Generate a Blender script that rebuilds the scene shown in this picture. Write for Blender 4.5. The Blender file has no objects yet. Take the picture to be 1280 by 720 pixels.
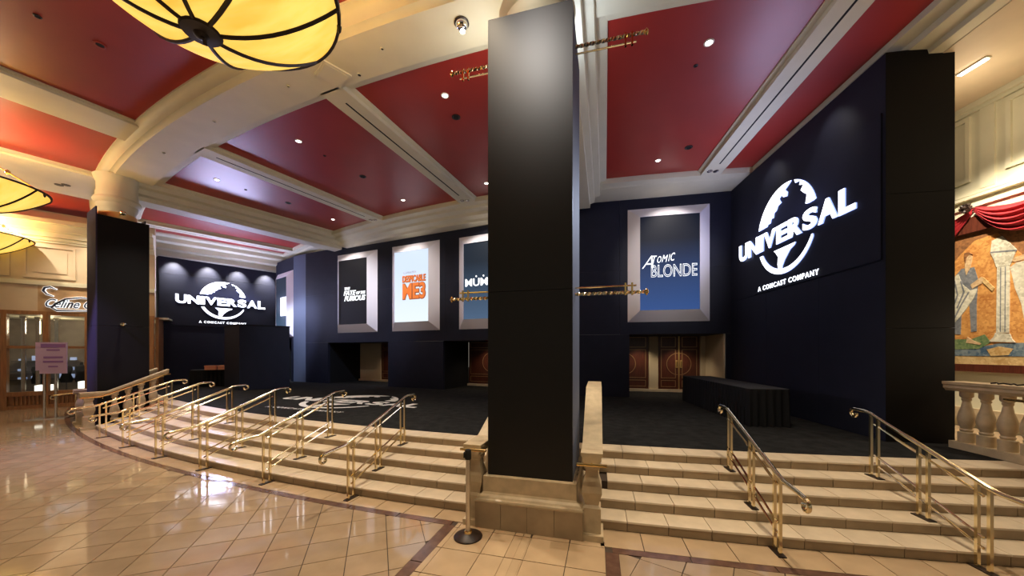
import bpy, bmesh, math, random
from mathutils import Vector, Matrix
random.seed(7)
S = bpy.context.scene
COL = S.collection
PI = math.pi

# ------------------------------------------------------------------ camera, world, exposure
cam_d = bpy.data.cameras.new('camera')
cam = bpy.data.objects.new('camera', cam_d)
COL.objects.link(cam)
cam.location = (0, 0, 2.2)
cam.rotation_euler = (PI / 2, 0, 0)
cam_d.sensor_width = 36.0
cam_d.lens = 36.0 * 440.0 / 1280.0
cam_d.shift_y = 79.0 / 1280.0
cam_d.clip_start = 0.05
cam_d.clip_end = 200
S.camera = cam
W = bpy.data.worlds.new('world')
S.world = W
W.use_nodes = True
W.node_tree.nodes['Background'].inputs[0].default_value = (1.0, 0.88, 0.72, 1)
W.node_tree.nodes['Background'].inputs[1].default_value = 0.25
S.view_settings.view_transform = 'Standard'
S.view_settings.look = 'None'
S.view_settings.gamma = 1.0
S.view_settings.exposure = 0.0
S.view_settings.use_curve_mapping = False

OX, OY = 10.89, 44.5          # centre of the round theatre behind the stage; everything is laid out around it
R0, RISE, TREAD = 41.31, 0.1225, 0.335
HS = 5 * RISE                 # stage height
RTOP = R0 - 4 * TREAD

def pol(R, deg, z=0.0):
    a = math.radians(deg)
    return Vector((OX - R * math.sin(a), OY - R * math.cos(a), z))

def kel(c): return c

GAIN = 2.7
LIGHTS = dict(soft=(1.0, 0.87, 0.69), warm=(1.0, 0.82, 0.58), neutral=(1.0, 0.93, 0.85), cool=(0.66, 0.76, 1.0), violet=(0.5, 0.42, 1.0), lav=(0.55, 0.58, 1.0))

def spot(name, loc, target, power, deg=60, col='warm', blend=0.6, size=0.06):
    d = bpy.data.lights.new(name, 'SPOT')
    d.energy = power * GAIN; d.color = LIGHTS[col]; d.spot_size = math.radians(deg); d.spot_blend = blend
    d.shadow_soft_size = size
    o = bpy.data.objects.new(name, d); COL.objects.link(o)
    o.location = loc
    o.rotation_euler = (Vector(target) - Vector(loc)).to_track_quat('-Z', 'Y').to_euler()
    return o

def point(name, loc, power, col='warm', size=0.2):
    d = bpy.data.lights.new(name, 'POINT'); d.energy = power * GAIN; d.color = LIGHTS[col]; d.shadow_soft_size = size
    o = bpy.data.objects.new(name, d); COL.objects.link(o); o.location = loc
    return o

def area(name, loc, target, power, sx, sy, col='warm'):
    d = bpy.data.lights.new(name, 'AREA'); d.energy = power * GAIN; d.color = LIGHTS[col]
    d.shape = 'RECTANGLE'; d.size = sx; d.size_y = sy
    o = bpy.data.objects.new(name, d); COL.objects.link(o); o.location = loc
    o.rotation_euler = (Vector(target) - Vector(loc)).to_track_quat('-Z', 'Y').to_euler()
    return o

BAYS = [10.85, 18.6, 25.8, 32.7, 40.2]

# ------------------------------------------------------------------ materials
def mat(name, col, rough=0.5, metal=0.0, spec=0.5, noise=0.0, nscale=4.0, bump=0.0, bscale=40.0, rnd=0.0, emit=None, estr=0.0, coat=0.0, aniso=None):
    m = bpy.data.materials.new(name); m.use_nodes = True
    nt = m.node_tree; b = nt.nodes['Principled BSDF']
    b.inputs['Base Color'].default_value = (*col, 1)
    b.inputs['Roughness'].default_value = rough
    b.inputs['Metallic'].default_value = metal
    b.inputs['Specular IOR Level'].default_value = spec
    b.inputs['Coat Weight'].default_value = coat
    src = None
    if noise > 0:
        tc = nt.nodes.new('ShaderNodeTexCoord')
        n = nt.nodes.new('ShaderNodeTexNoise'); n.inputs['Scale'].default_value = nscale; n.inputs['Detail'].default_value = 6
        mp = nt.nodes.new('ShaderNodeMapping')
        if aniso: mp.inputs['Scale'].default_value = aniso
        nt.links.new(tc.outputs['Object'], mp.inputs[0]); nt.links.new(mp.outputs[0], n.inputs['Vector'])
        r = nt.nodes.new('ShaderNodeMapRange'); r.inputs['From Min'].default_value = 0.3; r.inputs['From Max'].default_value = 0.7
        r.inputs['To Min'].default_value = 1 - noise; r.inputs['To Max'].default_value = 1 + noise
        nt.links.new(n.outputs['Fac'], r.inputs['Value']); src = r.outputs[0]
    if rnd > 0:
        oi = nt.nodes.new('ShaderNodeObjectInfo')
        r2 = nt.nodes.new('ShaderNodeMapRange'); r2.inputs['To Min'].default_value = 1 - rnd; r2.inputs['To Max'].default_value = 1 + rnd
        nt.links.new(oi.outputs['Random'], r2.inputs['Value'])
        if src:
            mu = nt.nodes.new('ShaderNodeMath'); mu.operation = 'MULTIPLY'
            nt.links.new(src, mu.inputs[0]); nt.links.new(r2.outputs[0], mu.inputs[1]); src = mu.outputs[0]
        else: src = r2.outputs[0]
    if src:
        h = nt.nodes.new('ShaderNodeHueSaturation'); h.inputs['Color'].default_value = (*col, 1)
        nt.links.new(src, h.inputs['Value']); nt.links.new(h.outputs[0], b.inputs['Base Color'])
    if bump > 0:
        tc = nt.nodes.new('ShaderNodeTexCoord')
        n = nt.nodes.new('ShaderNodeTexNoise'); n.inputs['Scale'].default_value = bscale; n.inputs['Detail'].default_value = 3
        bp = nt.nodes.new('ShaderNodeBump'); bp.inputs['Strength'].default_value = bump; bp.inputs['Distance'].default_value = 0.01
        nt.links.new(tc.outputs['Object'], n.inputs['Vector']); nt.links.new(n.outputs['Fac'], bp.inputs['Height'])
        nt.links.new(bp.outputs[0], b.inputs['Normal'])
    if emit:
        b.inputs['Emission Color'].default_value = (*emit, 1); b.inputs['Emission Strength'].default_value = estr
    return m

M = {}
M['tile'] = mat('marble_tile', (0.37, 0.265, 0.165), 0.065, noise=0.12, nscale=3.0, rnd=0.05, coat=0.0, spec=0.55)
M['apron'] = mat('marble_apron', (0.47, 0.335, 0.20), 0.12, noise=0.10, nscale=3.0, rnd=0.05)
M['band'] = mat('brown_band', (0.135, 0.072, 0.048), 0.14, noise=0.25, nscale=9.0)
M['grout'] = mat('grout', (0.055, 0.034, 0.02), 0.8)
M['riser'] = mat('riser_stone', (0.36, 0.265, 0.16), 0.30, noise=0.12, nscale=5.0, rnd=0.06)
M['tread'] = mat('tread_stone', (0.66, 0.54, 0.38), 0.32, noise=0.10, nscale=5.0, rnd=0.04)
M['stone'] = mat('carved_stone', (0.52, 0.41, 0.255), 0.42, noise=0.16, nscale=7.0)
M['cream'] = mat('cream_plaster', (0.64, 0.60, 0.43), 0.6, noise=0.04, nscale=2.0)
M['cream_warm'] = mat('warm_cream_plaster', (0.62, 0.50, 0.33), 0.6, noise=0.05, nscale=2.0)
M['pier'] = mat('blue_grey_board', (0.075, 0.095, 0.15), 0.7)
M['red'] = mat('red_ceiling_paint', (0.34, 0.029, 0.019), 0.38, noise=0.06, nscale=1.2)
M['black'] = mat('black_navy_fabric', (0.0105, 0.0125, 0.026), 0.62, noise=0.10, nscale=3.0, spec=0.25)
M['blackcol'] = mat('black_column_board', (0.0055, 0.0050, 0.0048), 0.42, noise=0.08, nscale=2.0, spec=0.36)
M['blackcloth'] = mat('black_cloth', (0.008, 0.008, 0.009), 0.75, spec=0.2)
M['carpet'] = mat('black_carpet', (0.0145, 0.0145, 0.0145), 0.95, noise=0.45, nscale=5.0, bump=0.5, bscale=220, spec=0.1)
M['white'] = mat('white_print', (0.75, 0.75, 0.74), 0.7)
M['brass'] = mat('polished_brass', (0.86, 0.62, 0.26), 0.16, metal=1.0)
M['brass_pale'] = mat('pale_brass', (0.90, 0.79, 0.52), 0.13, metal=1.0)
M['gold'] = mat('gold_leaf', (0.75, 0.52, 0.20), 0.35, metal=0.85)
M['steel'] = mat('brushed_steel', (0.62, 0.58, 0.52), 0.25, metal=1.0)
M['chrome'] = mat('chrome', (0.8, 0.8, 0.82), 0.08, metal=1.0)
M['iron'] = mat('dark_bronze', (0.022, 0.011, 0.007), 0.45, metal=0.1)
M['frame'] = mat('silver_frame_paint', (0.80, 0.76, 0.82), 0.38, spec=0.5)
M['door'] = mat('mahogany_door', (0.085, 0.022, 0.012), 0.32, noise=0.35, nscale=6.0, aniso=(6, 6, 0.6))
M['inlay'] = mat('gold_inlay', (0.42, 0.25, 0.12), 0.35, metal=0.5)
M['wood'] = mat('honey_wood', (0.33, 0.155, 0.055), 0.35, noise=0.25, nscale=4.0, aniso=(5, 5, 0.5))
M['wood_pale'] = mat('pale_wood_fascia', (0.50, 0.32, 0.16), 0.45, noise=0.08, nscale=4.0)
M['swag'] = mat('crimson_velvet', (0.33, 0.012, 0.018), 0.7, noise=0.1, nscale=6)
M['dark'] = mat('dark_slot', (0.006, 0.006, 0.006), 0.9)
M['plate'] = mat('ivory_plate', (0.62, 0.58, 0.43), 0.5)
M['shopwall'] = mat('taupe_shop_wall', (0.17, 0.135, 0.10), 0.6, noise=0.3, nscale=2.0)
M['tabletop'] = mat('black_table_cloth_top', (0.026, 0.026, 0.028), 0.6, spec=0.3)
M['black_end'] = mat('black_end_board', (0.0065, 0.0055, 0.005), 0.7, spec=0.15)
M['violet_lit'] = mat('dark_violet_drape', (0.035, 0.030, 0.055), 0.8, spec=0.1)  # black column cladding with violet light put into its colour
M['orange'] = mat('orange_card', (0.78, 0.32, 0.16), 0.6)
M['dl_on'] = mat('lamp_lit', (0.9, 0.9, 0.9), 0.5, emit=(1.0, 0.93, 0.84), estr=14.0)
M['white_trim'] = mat('white_lamp_trim', (0.7, 0.68, 0.62), 0.4)
M['sign_on'] = mat('lit_sign_face', (0.9, 0.9, 0.9), 0.5, emit=(0.86, 0.90, 1.0), estr=2.6)
M['sign_side'] = mat('lit_sign_side', (0.5, 0.6, 0.9), 0.5, emit=(0.30, 0.42, 1.0), estr=1.6)

def alabaster():
    m = mat('alabaster_glass', (0.8, 0.6, 0.2), 0.6, spec=0.2)
    nt = m.node_tree; b = nt.nodes['Principled BSDF']
    tc = nt.nodes.new('ShaderNodeTexCoord'); n = nt.nodes.new('ShaderNodeTexNoise')
    mp = nt.nodes.new('ShaderNodeMapping'); mp.inputs['Rotation'].default_value = (0.3, 0.2, 0.9); mp.inputs['Scale'].default_value = (0.7, 2.6, 1.0)
    n.inputs['Scale'].default_value = 1.5; n.inputs['Detail'].default_value = 7; n.inputs['Roughness'].default_value = 0.62; n.inputs['Distortion'].default_value = 0.6
    cr = nt.nodes.new('ShaderNodeValToRGB')
    cr.color_ramp.elements[0].position = 0.30; cr.color_ramp.elements[0].color = (0.86, 0.46, 0.05, 1)
    cr.color_ramp.elements[1].position = 0.66; cr.color_ramp.elements[1].color = (1.0, 0.74, 0.16, 1)
    nt.links.new(tc.outputs['Object'], mp.inputs[0]); nt.links.new(mp.outputs[0], n.inputs['Vector'])
    nt.links.new(n.outputs['Fac'], cr.inputs[0])
    nt.links.new(cr.outputs[0], b.inputs['Emission Color']); b.inputs['Emission Strength'].default_value = 1.0
    nt.links.new(cr.outputs[0], b.inputs['Base Color'])
    return m
M['alabaster'] = alabaster()

def screen(name, c0, c1, strength, axis_mix=(0.25, 1.0)):
    """back-lit poster: picture brightness runs from c0 (top) to c1 (bottom)"""
    m = mat(name, (0.006, 0.006, 0.007), 0.55, spec=0.15)
    nt = m.node_tree; b = nt.nodes['Principled BSDF']
    tc = nt.nodes.new('ShaderNodeTexCoord'); sp = nt.nodes.new('ShaderNodeSeparateXYZ')
    nt.links.new(tc.outputs['Generated'], sp.inputs[0])
    cr = nt.nodes.new('ShaderNodeValToRGB')
    cr.color_ramp.elements[0].position = 0.0; cr.color_ramp.elements[0].color = (*c1, 1)
    cr.color_ramp.elements[1].position = 0.75; cr.color_ramp.elements[1].color = (*c0, 1)
    nt.links.new(sp.outputs['Z'], cr.inputs[0])
    nt.links.new(cr.outputs[0], b.inputs['Emission Color']); b.inputs['Emission Strength'].default_value = strength
    return m
M['scr_blue'] = screen('screen_blue', (0.004, 0.007, 0.018), (0.034, 0.085, 0.26), 1.0)
M['scr_teal'] = screen('screen_teal', (0.010, 0.020, 0.034), (0.075, 0.13, 0.22), 1.0)
M['scr_black'] = screen('screen_black', (0.006, 0.006, 0.008), (0.005, 0.005, 0.008), 1.0)
M['scr_white'] = screen('screen_white', (0.70, 0.82, 1.0), (0.85, 0.95, 1.0), 1.05)
M['txt_white'] = mat('poster_white', (0.8, 0.8, 0.8), 0.5, emit=(0.9, 0.95, 1.0), estr=0.95)
M['txt_orange'] = mat('poster_orange', (0.5, 0.12, 0.02), 0.5, emit=(0.75, 0.20, 0.04), estr=0.7)
M['txt_brown'] = mat('poster_brown', (0.2, 0.06, 0.02), 0.5, emit=(0.42, 0.10, 0.03), estr=0.6)
M['txt_grey'] = mat('poster_grey', (0.3, 0.3, 0.36), 0.5, emit=(0.35, 0.40, 0.5), estr=0.8)

def glass_mat():
    m = bpy.data.materials.new('shop_glass'); m.use_nodes = True
    nt = m.node_tree; nt.nodes.remove(nt.nodes['Principled BSDF'])
    t = nt.nodes.new('ShaderNodeBsdfTransparent'); t.inputs[0].default_value = (0.93, 0.94, 0.92, 1)
    g = nt.nodes.new('ShaderNodeBsdfGlossy'); g.inputs['Roughness'].default_value = 0.03
    fr = nt.nodes.new('ShaderNodeFresnel'); fr.inputs[0].default_value = 1.45
    mx = nt.nodes.new('ShaderNodeMixShader')
    nt.links.new(fr.outputs[0], mx.inputs[0]); nt.links.new(t.outputs[0], mx.inputs[1]); nt.links.new(g.outputs[0], mx.inputs[2])
    nt.links.new(mx.outputs[0], nt.nodes['Material Output'].inputs[0])
    return m
M['glass'] = glass_mat()

# ------------------------------------------------------------------ mesh builder
WORLD = {}          # world origin of every built object
class MB:
    def __init__(s): s.v = []; s.f = []
    def quadstrip(s, rings, closed=True, cap0=False, cap1=False):
        b = len(s.v); n = len(rings[0])
        for r in rings: s.v += [Vector(p) for p in r]
        for i in range(len(rings) - 1):
            for j in range(n if closed else n - 1):
                k = (j + 1) % n
                s.f.append((b + i * n + j, b + i * n + k, b + (i + 1) * n + k, b + (i + 1) * n + j))
        if cap0: s.f.append(tuple(b + j for j in reversed(range(n))))
        if cap1: s.f.append(tuple(b + (len(rings) - 1) * n + j for j in range(n)))
        return s
    def prism(s, poly, z0, z1):
        return s.quadstrip([[(p[0], p[1], z0) for p in poly], [(p[0], p[1], z1) for p in poly]], cap0=True, cap1=True)
    def box(s, c, d, rot=0.0):
        hx, hy, hz = d[0] / 2, d[1] / 2, d[2] / 2; ca, sa = math.cos(rot), math.sin(rot)
        P = [(c[0] + x * ca - y * sa, c[1] + x * sa + y * ca) for x, y in ((-hx, -hy), (hx, -hy), (hx, hy), (-hx, hy))]
        return s.prism(P, c[2] - hz, c[2] + hz)
    def obox(s, o, ax, ay, az):
        """box from corner o along three vectors"""
        o, ax, ay, az = map(Vector, (o, ax, ay, az))
        return s.quadstrip([[o, o + ax, o + ax + ay, o + ay], [o + az, o + az + ax, o + az + ax + ay, o + az + ay]], cap0=True, cap1=True)
    def tube(s, path, r, n=8, caps=True, square=False, twist=0.0):
        path = [Vector(p) for p in path]; rings = []
        up = None
        for i, p in enumerate(path):
            d = (path[min(i + 1, len(path) - 1)] - path[max(i - 1, 0)]).normalized()
            if up is None:
                up = Vector((0, 0, 1)) if abs(d.z) < 0.9 else Vector((0, 1, 0))
            side = d.cross(up).normalized(); up = side.cross(d).normalized()
            rr = r[i] if isinstance(r, (list, tuple)) else r
            a0 = (PI / 4 if square else 0) + twist * i
            rings.append([p + side * (rr * math.cos(a0 + 2 * PI * j / n)) + up * (rr * math.sin(a0 + 2 * PI * j / n)) for j in range(n)])
        return s.quadstrip(rings, cap0=caps, cap1=caps)
    def lathe(s, prof, c=(0, 0, 0), n=14, sq=False, rot=0.0):
        rings = []
        for r, z in prof:
            rings.append([(c[0] + r * math.cos(rot + 2 * PI * j / n), c[1] + r * math.sin(rot + 2 * PI * j / n), c[2] + z) for j in range(n)])
        return s.quadstrip(rings, cap0=True, cap1=True)
    def sweep_ring(s, prof, a0, a1, step=1.0, close=True):
        """profile of (R, z) swept around the theatre centre from bearing a0 to a1"""
        n = max(1, int(math.ceil(abs(a1 - a0) / step)))
        rings = [[pol(R, a0 + (a1 - a0) * i / n, z) for R, z in prof] for i in range(n + 1)]
        return s.quadstrip(rings, closed=close, cap0=close, cap1=close)
    def sheet(s, rows):
        return s.quadstrip(rows, closed=False)
    def build(s, name, m, parent=None, smooth=False, origin=None, fix=True):
        me = bpy.data.meshes.new(name)
        o = Vector(origin) if origin is not None else (WORLD[parent.name] if parent else Vector((0, 0, 0)))
        me.from_pydata([tuple(Vector(p) - o) for p in s.v], [], s.f)
        me.validate()
        if fix:
            bm = bmesh.new(); bm.from_mesh(me); bmesh.ops.recalc_face_normals(bm, faces=bm.faces); bm.to_mesh(me); bm.free()
        me.materials.append(m)
        ob = bpy.data.objects.new(name, me); COL.objects.link(ob)
        if smooth:
            me.polygons.foreach_set('use_smooth', [True] * len(me.polygons)); me.set_sharp_from_angle(angle=math.radians(40))
        if parent:
            ob.parent = parent; ob.location = o - WORLD[parent.name]
        else: ob.location = o
        WORLD[ob.name] = o
        return ob

def tag(o, label=None, cat=None, group=None, kind=None):
    if label: o['label'] = label
    if cat: o['category'] = cat
    if group: o['group'] = group
    if kind: o['kind'] = kind
    return o

def thing(name, label, cat, loc, group=None, rz=0.0):
    o = bpy.data.objects.new(name, None); COL.objects.link(o)
    o.location = loc; o.empty_display_size = 0.1; o.rotation_euler = (0, 0, rz)
    WORLD[o.name] = Vector((0, 0, 0)) if rz else Vector(loc)     # rotated things are built in their own frame
    return tag(o, label, cat, group)

def struct(o): o['kind'] = 'structure'; return o

def copy_tree(o, loc, rz, parent=None):
    c = o.copy(); COL.objects.link(c)
    if parent is None: c.location = loc; c.rotation_euler = (0, 0, rz)
    else: c.parent = parent
    for ch in list(o.children):
        if ch.name in bpy.data.objects: copy_tree(ch, None, None, c)
    return c

def text_mesh(body, size, extrude=0.01, offset=0.0, shear=0.0, outline=0.0, align='CENTER', space=1.0):
    cu = bpy.data.curves.new('lettering', 'FONT'); cu.body = body; cu.size = size; cu.extrude = extrude; cu.offset = offset; cu.shear = shear
    cu.space_character = space; cu.align_x = align; cu.resolution_u = 4
    if outline:
        cu.fill_mode = 'NONE'; cu.bevel_depth = outline; cu.extrude = 0; cu.bevel_resolution = 0
    ob = bpy.data.objects.new('lettering', cu); COL.objects.link(ob)
    dg = bpy.context.evaluated_depsgraph_get()
    me = bpy.data.meshes.new_from_object(ob.evaluated_get(dg))
    bpy.data.objects.remove(ob); bpy.data.curves.remove(cu)
    return me

def put(me, name, m, parent, o, ex, ez, en, sx=1.0, sz=1.0, fit=None, m2=None):
    """stand a flat mesh (x right, y up, z out) in the world: origin o, right ex, up ez, outward en; fit = (width, height) box"""
    vs = [v.co.copy() for v in me.vertices]
    if fit:
        x0 = min(v.x for v in vs); x1 = max(v.x for v in vs); y0 = min(v.y for v in vs); y1 = max(v.y for v in vs)
        sx = fit[0] / (x1 - x0) if fit[0] else 1; sz = fit[1] / (y1 - y0) if fit[1] else sx
        if not fit[0]: sx = sz
        for v in vs: v.x = (v.x - (x0 + x1) / 2) * sx; v.y = (v.y - y0) * sz
    else:
        for v in vs: v.x *= sx; v.y *= sz
    base = WORLD[parent.name] if parent else Vector((0, 0, 0))
    for v, c in zip(me.vertices, vs):
        v.co = Vector(o) + Vector(ex) * c.x + Vector(ez) * c.y + Vector(en) * c.z - base
    me.materials.clear(); me.materials.append(m)
    if m2:
        me.materials.append(m2); me.update(); n = Vector(en)
        for p in me.polygons: p.material_index = 0 if abs(p.normal.dot(n)) > 0.7 else 1
    me.update()
    ob = bpy.data.objects.new(name, me); COL.objects.link(ob)
    if parent: ob.parent = parent
    WORLD[ob.name] = base
    return ob

def poly_mesh(pts, thick):
    """outline -> slab in the x/y plane, z from 0 to thick"""
    bm = bmesh.new()
    vs = [bm.verts.new((x, y, thick)) for x, y in pts]
    f = bm.faces.new(vs); bm.normal_update()
    if f.normal.z < 0: f.normal_flip()
    r = bmesh.ops.extrude_face_region(bm, geom=[f])
    for g in r['geom']:
        if isinstance(g, bmesh.types.BMVert): g.co.z = 0
    bmesh.ops.recalc_face_normals(bm, faces=bm.faces)
    bmesh.ops.triangulate(bm, faces=[f for f in bm.faces if len(f.verts) > 4])
    me = bpy.data.meshes.new('slab'); bm.to_mesh(me); bm.free()
    return me

# ------------------------------------------------------------------ floor
def clip(poly, n, d):
    """keep the side n.p <= d"""
    out = []
    for i in range(len(poly)):
        a, b = poly[i], poly[(i + 1) % len(poly)]
        da, db = n[0] * a[0] + n[1] * a[1] - d, n[0] * b[0] + n[1] * b[1] - d
        if da <= 0: out.append(a)
        if (da < 0 < db) or (db < 0 < da):
            t = da / (da - db); out.append((a[0] + t * (b[0] - a[0]), a[1] + t * (b[1] - a[1])))
    return out
def outside_circle(poly, R):
    cx = sum(p[0] for p in poly) / len(poly) - OX; cy = sum(p[1] for p in poly) / len(poly) - OY
    L = math.hypot(cx, cy); n = (-cx / L, -cy / L)
    return clip(poly, n, n[0] * OX + n[1] * OY - R)
def inside_circle(poly, R):
    cx = sum(p[0] for p in poly) / len(poly) - OX; cy = sum(p[1] for p in poly) / len(poly) - OY
    L = math.hypot(cx, cy); n = (cx / L, cy / L)
    return clip(poly, n, n[0] * OX + n[1] * OY + R)
def bearing_gt(poly, deg, off=0.0):       # keep bearing > deg (towards -x)
    a = math.radians(deg); n = (math.cos(a), -math.sin(a))
    return clip(poly, n, n[0] * OX + n[1] * OY - off)
def bearing_lt(poly, deg, off=0.0):
    a = math.radians(deg); n = (-math.cos(a), math.sin(a))
    return clip(poly, n, n[0] * OX + n[1] * OY - off)
def farea(p): return abs(sum(p[i][0] * p[(i + 1) % len(p)][1] - p[(i + 1) % len(p)][0] * p[i][1] for i in range(len(p)))) / 2 if len(p) > 2 else 0
def inset(poly, g):
    cx = sum(p[0] for p in poly) / len(poly); cy = sum(p[1] for p in poly) / len(poly)
    out = []
    for x, y in poly:
        L = math.hypot(x - cx, y - cy) or 1
        k = max(0.2, 1 - g * 1.35 / L); out.append((cx + (x - cx) * k, cy + (y - cy) * k))
    return out

fb = MB(); fb.box((-2, 14, -0.16), (80, 70, 0.3)); floor = struct(fb.build('floor', M['grout'], origin=(0, 0, 0)))
RB = 41.66                               # middle of the dark band in front of the left steps
def grid(theta, s, p1, p2, keep, xr, yr):
    c, si = math.cos(theta), math.sin(theta)
    out = []
    for i in range(-80, 80):
        for j in range(-60, 80):
            a, b = p1 + i * s, p2 + j * s
            # n1 = x c - y si ; n2 = x si + y c
            q = [(a, b), (a + s, b), (a + s, b + s), (a, b + s)]
            P = [(u * c + v * si, -u * si + v * c) for u, v in q]
            cx, cy = sum(p[0] for p in P) / 4, sum(p[1] for p in P) / 4
            if not (xr[0] < cx < xr[1] and yr[0] < cy < yr[1]): continue
            P = keep(P)
            if farea(P) > 0.004: out.append(P)
    return out
def left_keep(P):
    P = bearing_gt(P, 16.25, 0.07)
    return outside_circle(P, RB + 0.055) if farea(P) > 0 else P
def right_keep(P):
    P = bearing_lt(P, 13.55, 0.07)
    return outside_circle(P, 41.77 + 0.055) if farea(P) > 0 else P
def mid_keep(P):
    P = bearing_lt(P, 16.25, 0.07)
    P = bearing_gt(P, 13.55, 0.07) if farea(P) > 0 else P
    return outside_circle(P, 41.62) if farea(P) > 0 else P
fld = grid(-0.366, 0.414, 0.107, 4.157, left_keep, (-24, 3), (-2.5, 20))
fld += grid(-0.366 + 0.98, 0.414, 0.2, 0.1, right_keep, (0, 9.5), (-2.5, 6))
mid = grid(math.radians(14.9), 0.46, -0.86, 3.15, mid_keep, (-4, 4), (-2.5, 6))
def split_strip(tiles):                    # two narrow strips run through the aisle in line with the column
    c, si = math.cos(math.radians(14.9)), math.sin(math.radians(14.9)); out = []
    for P in tiles:
        lo = P
        for a in (-1.05, -0.95, -0.845):
            n = (c, -si)
            left = clip(lo, n, a); right = clip(lo, (-c, si), -a)
            if farea(left) > 0.002: out.append(left)
            lo = right
            if farea(lo) < 0.002: break
        if farea(lo) > 0.002: out.append(lo)
    return out
mid = split_strip(mid)
def seen(P):
    cx, cy = sum(p[0] for p in P) / len(P), sum(p[1] for p in P) / len(P)
    return cy > 3.2 and abs(cx) < cy * 1.5 + 0.3
fld.sort(key=lambda P: (0 if seen(P) else 100) + sum(p[1] for p in P) / len(P) + 0.25 * abs(sum(p[0] for p in P) / len(P)))
def tile(P, name, m, parent):
    c = (sum(p[0] for p in P) / len(P), sum(p[1] for p in P) / len(P), 0)
    return MB().prism(inset(P, 0.0048), -0.012, 0.0).build(name, m, parent, origin=c)
for P in fld[:295]: tile(P, 'floor_tile', M['tile'], floor)
rest = MB()
for P in fld[295:]: rest.prism(inset(P, 0.0048), -0.012, 0.0)
tag(rest.build('distant_floor_tile', M['tile'], floor), kind='stuff')
far_mid = MB()
for P in mid:
    if seen(P): tile(P, 'aisle_tile', M['apron'], floor)
    else: far_mid.prism(inset(P, 0.0048), -0.012, 0.0)
tag(far_mid.build('distant_aisle_tile', M['apron'], floor), kind='stuff')
def arc_tile(Ra, Rb, a0, a1, n=1):
    return [tuple(pol(Rb, a0 + (a1 - a0) * i / n)[:2]) for i in range(n + 1)] + [tuple(pol(Ra, a1 - (a1 - a0) * i / n)[:2]) for i in range(n + 1)]
wd = math.degrees(0.47 / 41.5)
a = 16.0
while a < 36.0:
    tile(arc_tile(R0 + 0.002, RB - 0.055, a, a + wd), 'apron_tile', M['apron'], floor); a += wd
a = 13.72
while a > 5.0:
    tile(arc_tile(R0 + 0.002, 41.715, a - wd, a), 'apron_tile', M['apron'], floor); a -= wd
a = 16.25
while a < 42:
    tile(arc_tile(RB - 0.055, RB + 0.055, a, a + 1.1, 2), 'border_strip', M['band'], floor); a += 1.1
a = 13.55
while a > 5:
    tile(arc_tile(41.715, 41.825, a - 1.1, a, 2), 'border_strip', M['band'], floor); a -= 1.1
def side_band(deg, off0, off1, Ra, Rb):
    t = Vector((math.cos(math.radians(deg)), -math.sin(math.radians(deg)), 0))
    R = Ra
    while R < Rb:
        p, q = pol(R, deg), pol(R + 0.8, deg)
        tile([tuple((p + t * off0)[:2]), tuple((q + t * off0)[:2]), tuple((q + t * off1)[:2]), tuple((p + t * off1)[:2])], 'border_strip', M['band'], floor); R += 0.8
side_band(16.25, -0.07, 0.07, RB + 0.05, 48.0)
side_band(13.55, -0.07, 0.07, 41.82, 48.0)

# ------------------------------------------------------------------ staircases
def staircase(name, label, a0, a1, base):
    st = thing(name, label, 'staircase', base)
    for k in range(5):
        R = R0 - k * TREAD - 0.02
        MB().sweep_ring([(R, k * RISE - 0.01 if k else -0.02), (R, (k + 1) * RISE - 0.02), (R - (TREAD + 0.02 if k < 4 else 0.36), (k + 1) * RISE - 0.02), (R - (TREAD + 0.02 if k < 4 else 0.36), k * RISE - 0.01)], a0, a1, 1.0).build('step_core', M['grout'], st)
    # one riser tile and one tread tile per row, shared by all its copies
    for k in range(5):
        R = R0 - k * TREAD; w = math.degrees(0.47 / R); n = int(math.ceil((a1 - a0) / w))
        off = -w * (0.37 * k % 1.0); g = math.degrees(0.0038 / R)
        Rin = R - TREAD + 0.003 if k < 4 else R - 0.38
        protos = {}
        for i in range(n + 2):
            b0, b1 = max(a0, a0 + off + i * w), min(a1, a0 + off + (i + 1) * w)
            if b1 - b0 < 0.15: continue
            key = round(b1 - b0, 3)
            if key not in protos:
                hw = (b1 - b0) / 2 - g
                loc = lambda Rr, a, z: (-Rr * math.sin(math.radians(a)), -Rr * math.cos(math.radians(a)), z)
                zr0, zr1 = k * RISE + 0.001, (k + 1) * RISE - 0.022
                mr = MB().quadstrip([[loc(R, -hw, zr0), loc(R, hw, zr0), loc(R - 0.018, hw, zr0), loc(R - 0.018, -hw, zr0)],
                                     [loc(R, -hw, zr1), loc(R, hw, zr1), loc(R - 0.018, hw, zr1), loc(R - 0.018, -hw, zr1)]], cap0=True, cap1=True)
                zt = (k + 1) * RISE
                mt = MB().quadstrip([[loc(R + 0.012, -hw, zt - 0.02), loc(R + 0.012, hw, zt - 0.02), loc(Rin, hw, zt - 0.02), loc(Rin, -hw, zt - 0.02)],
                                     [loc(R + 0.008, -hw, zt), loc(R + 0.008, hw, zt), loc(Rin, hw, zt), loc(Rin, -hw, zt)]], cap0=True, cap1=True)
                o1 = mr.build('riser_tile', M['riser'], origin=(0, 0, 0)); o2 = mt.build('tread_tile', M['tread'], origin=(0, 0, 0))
                protos[key] = (o1, o2); first = True
            else:
                o1, o2 = protos[key][0].copy(), protos[key][1].copy()
                COL.objects.link(o1); COL.objects.link(o2)
            for o in (o1, o2):
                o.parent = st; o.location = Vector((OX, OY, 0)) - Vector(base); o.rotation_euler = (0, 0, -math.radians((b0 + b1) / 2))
    return st
staircase('curved_staircase', 'long curved stone staircase with six brass handrails below the carpeted stage', 16.0, 33.2, pol(R0, 24.5))
staircase('stone_staircase', 'stone staircase with two brass handrails beside the far black panel', 5.45, 13.72, pol(R0, 9.5))
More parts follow.
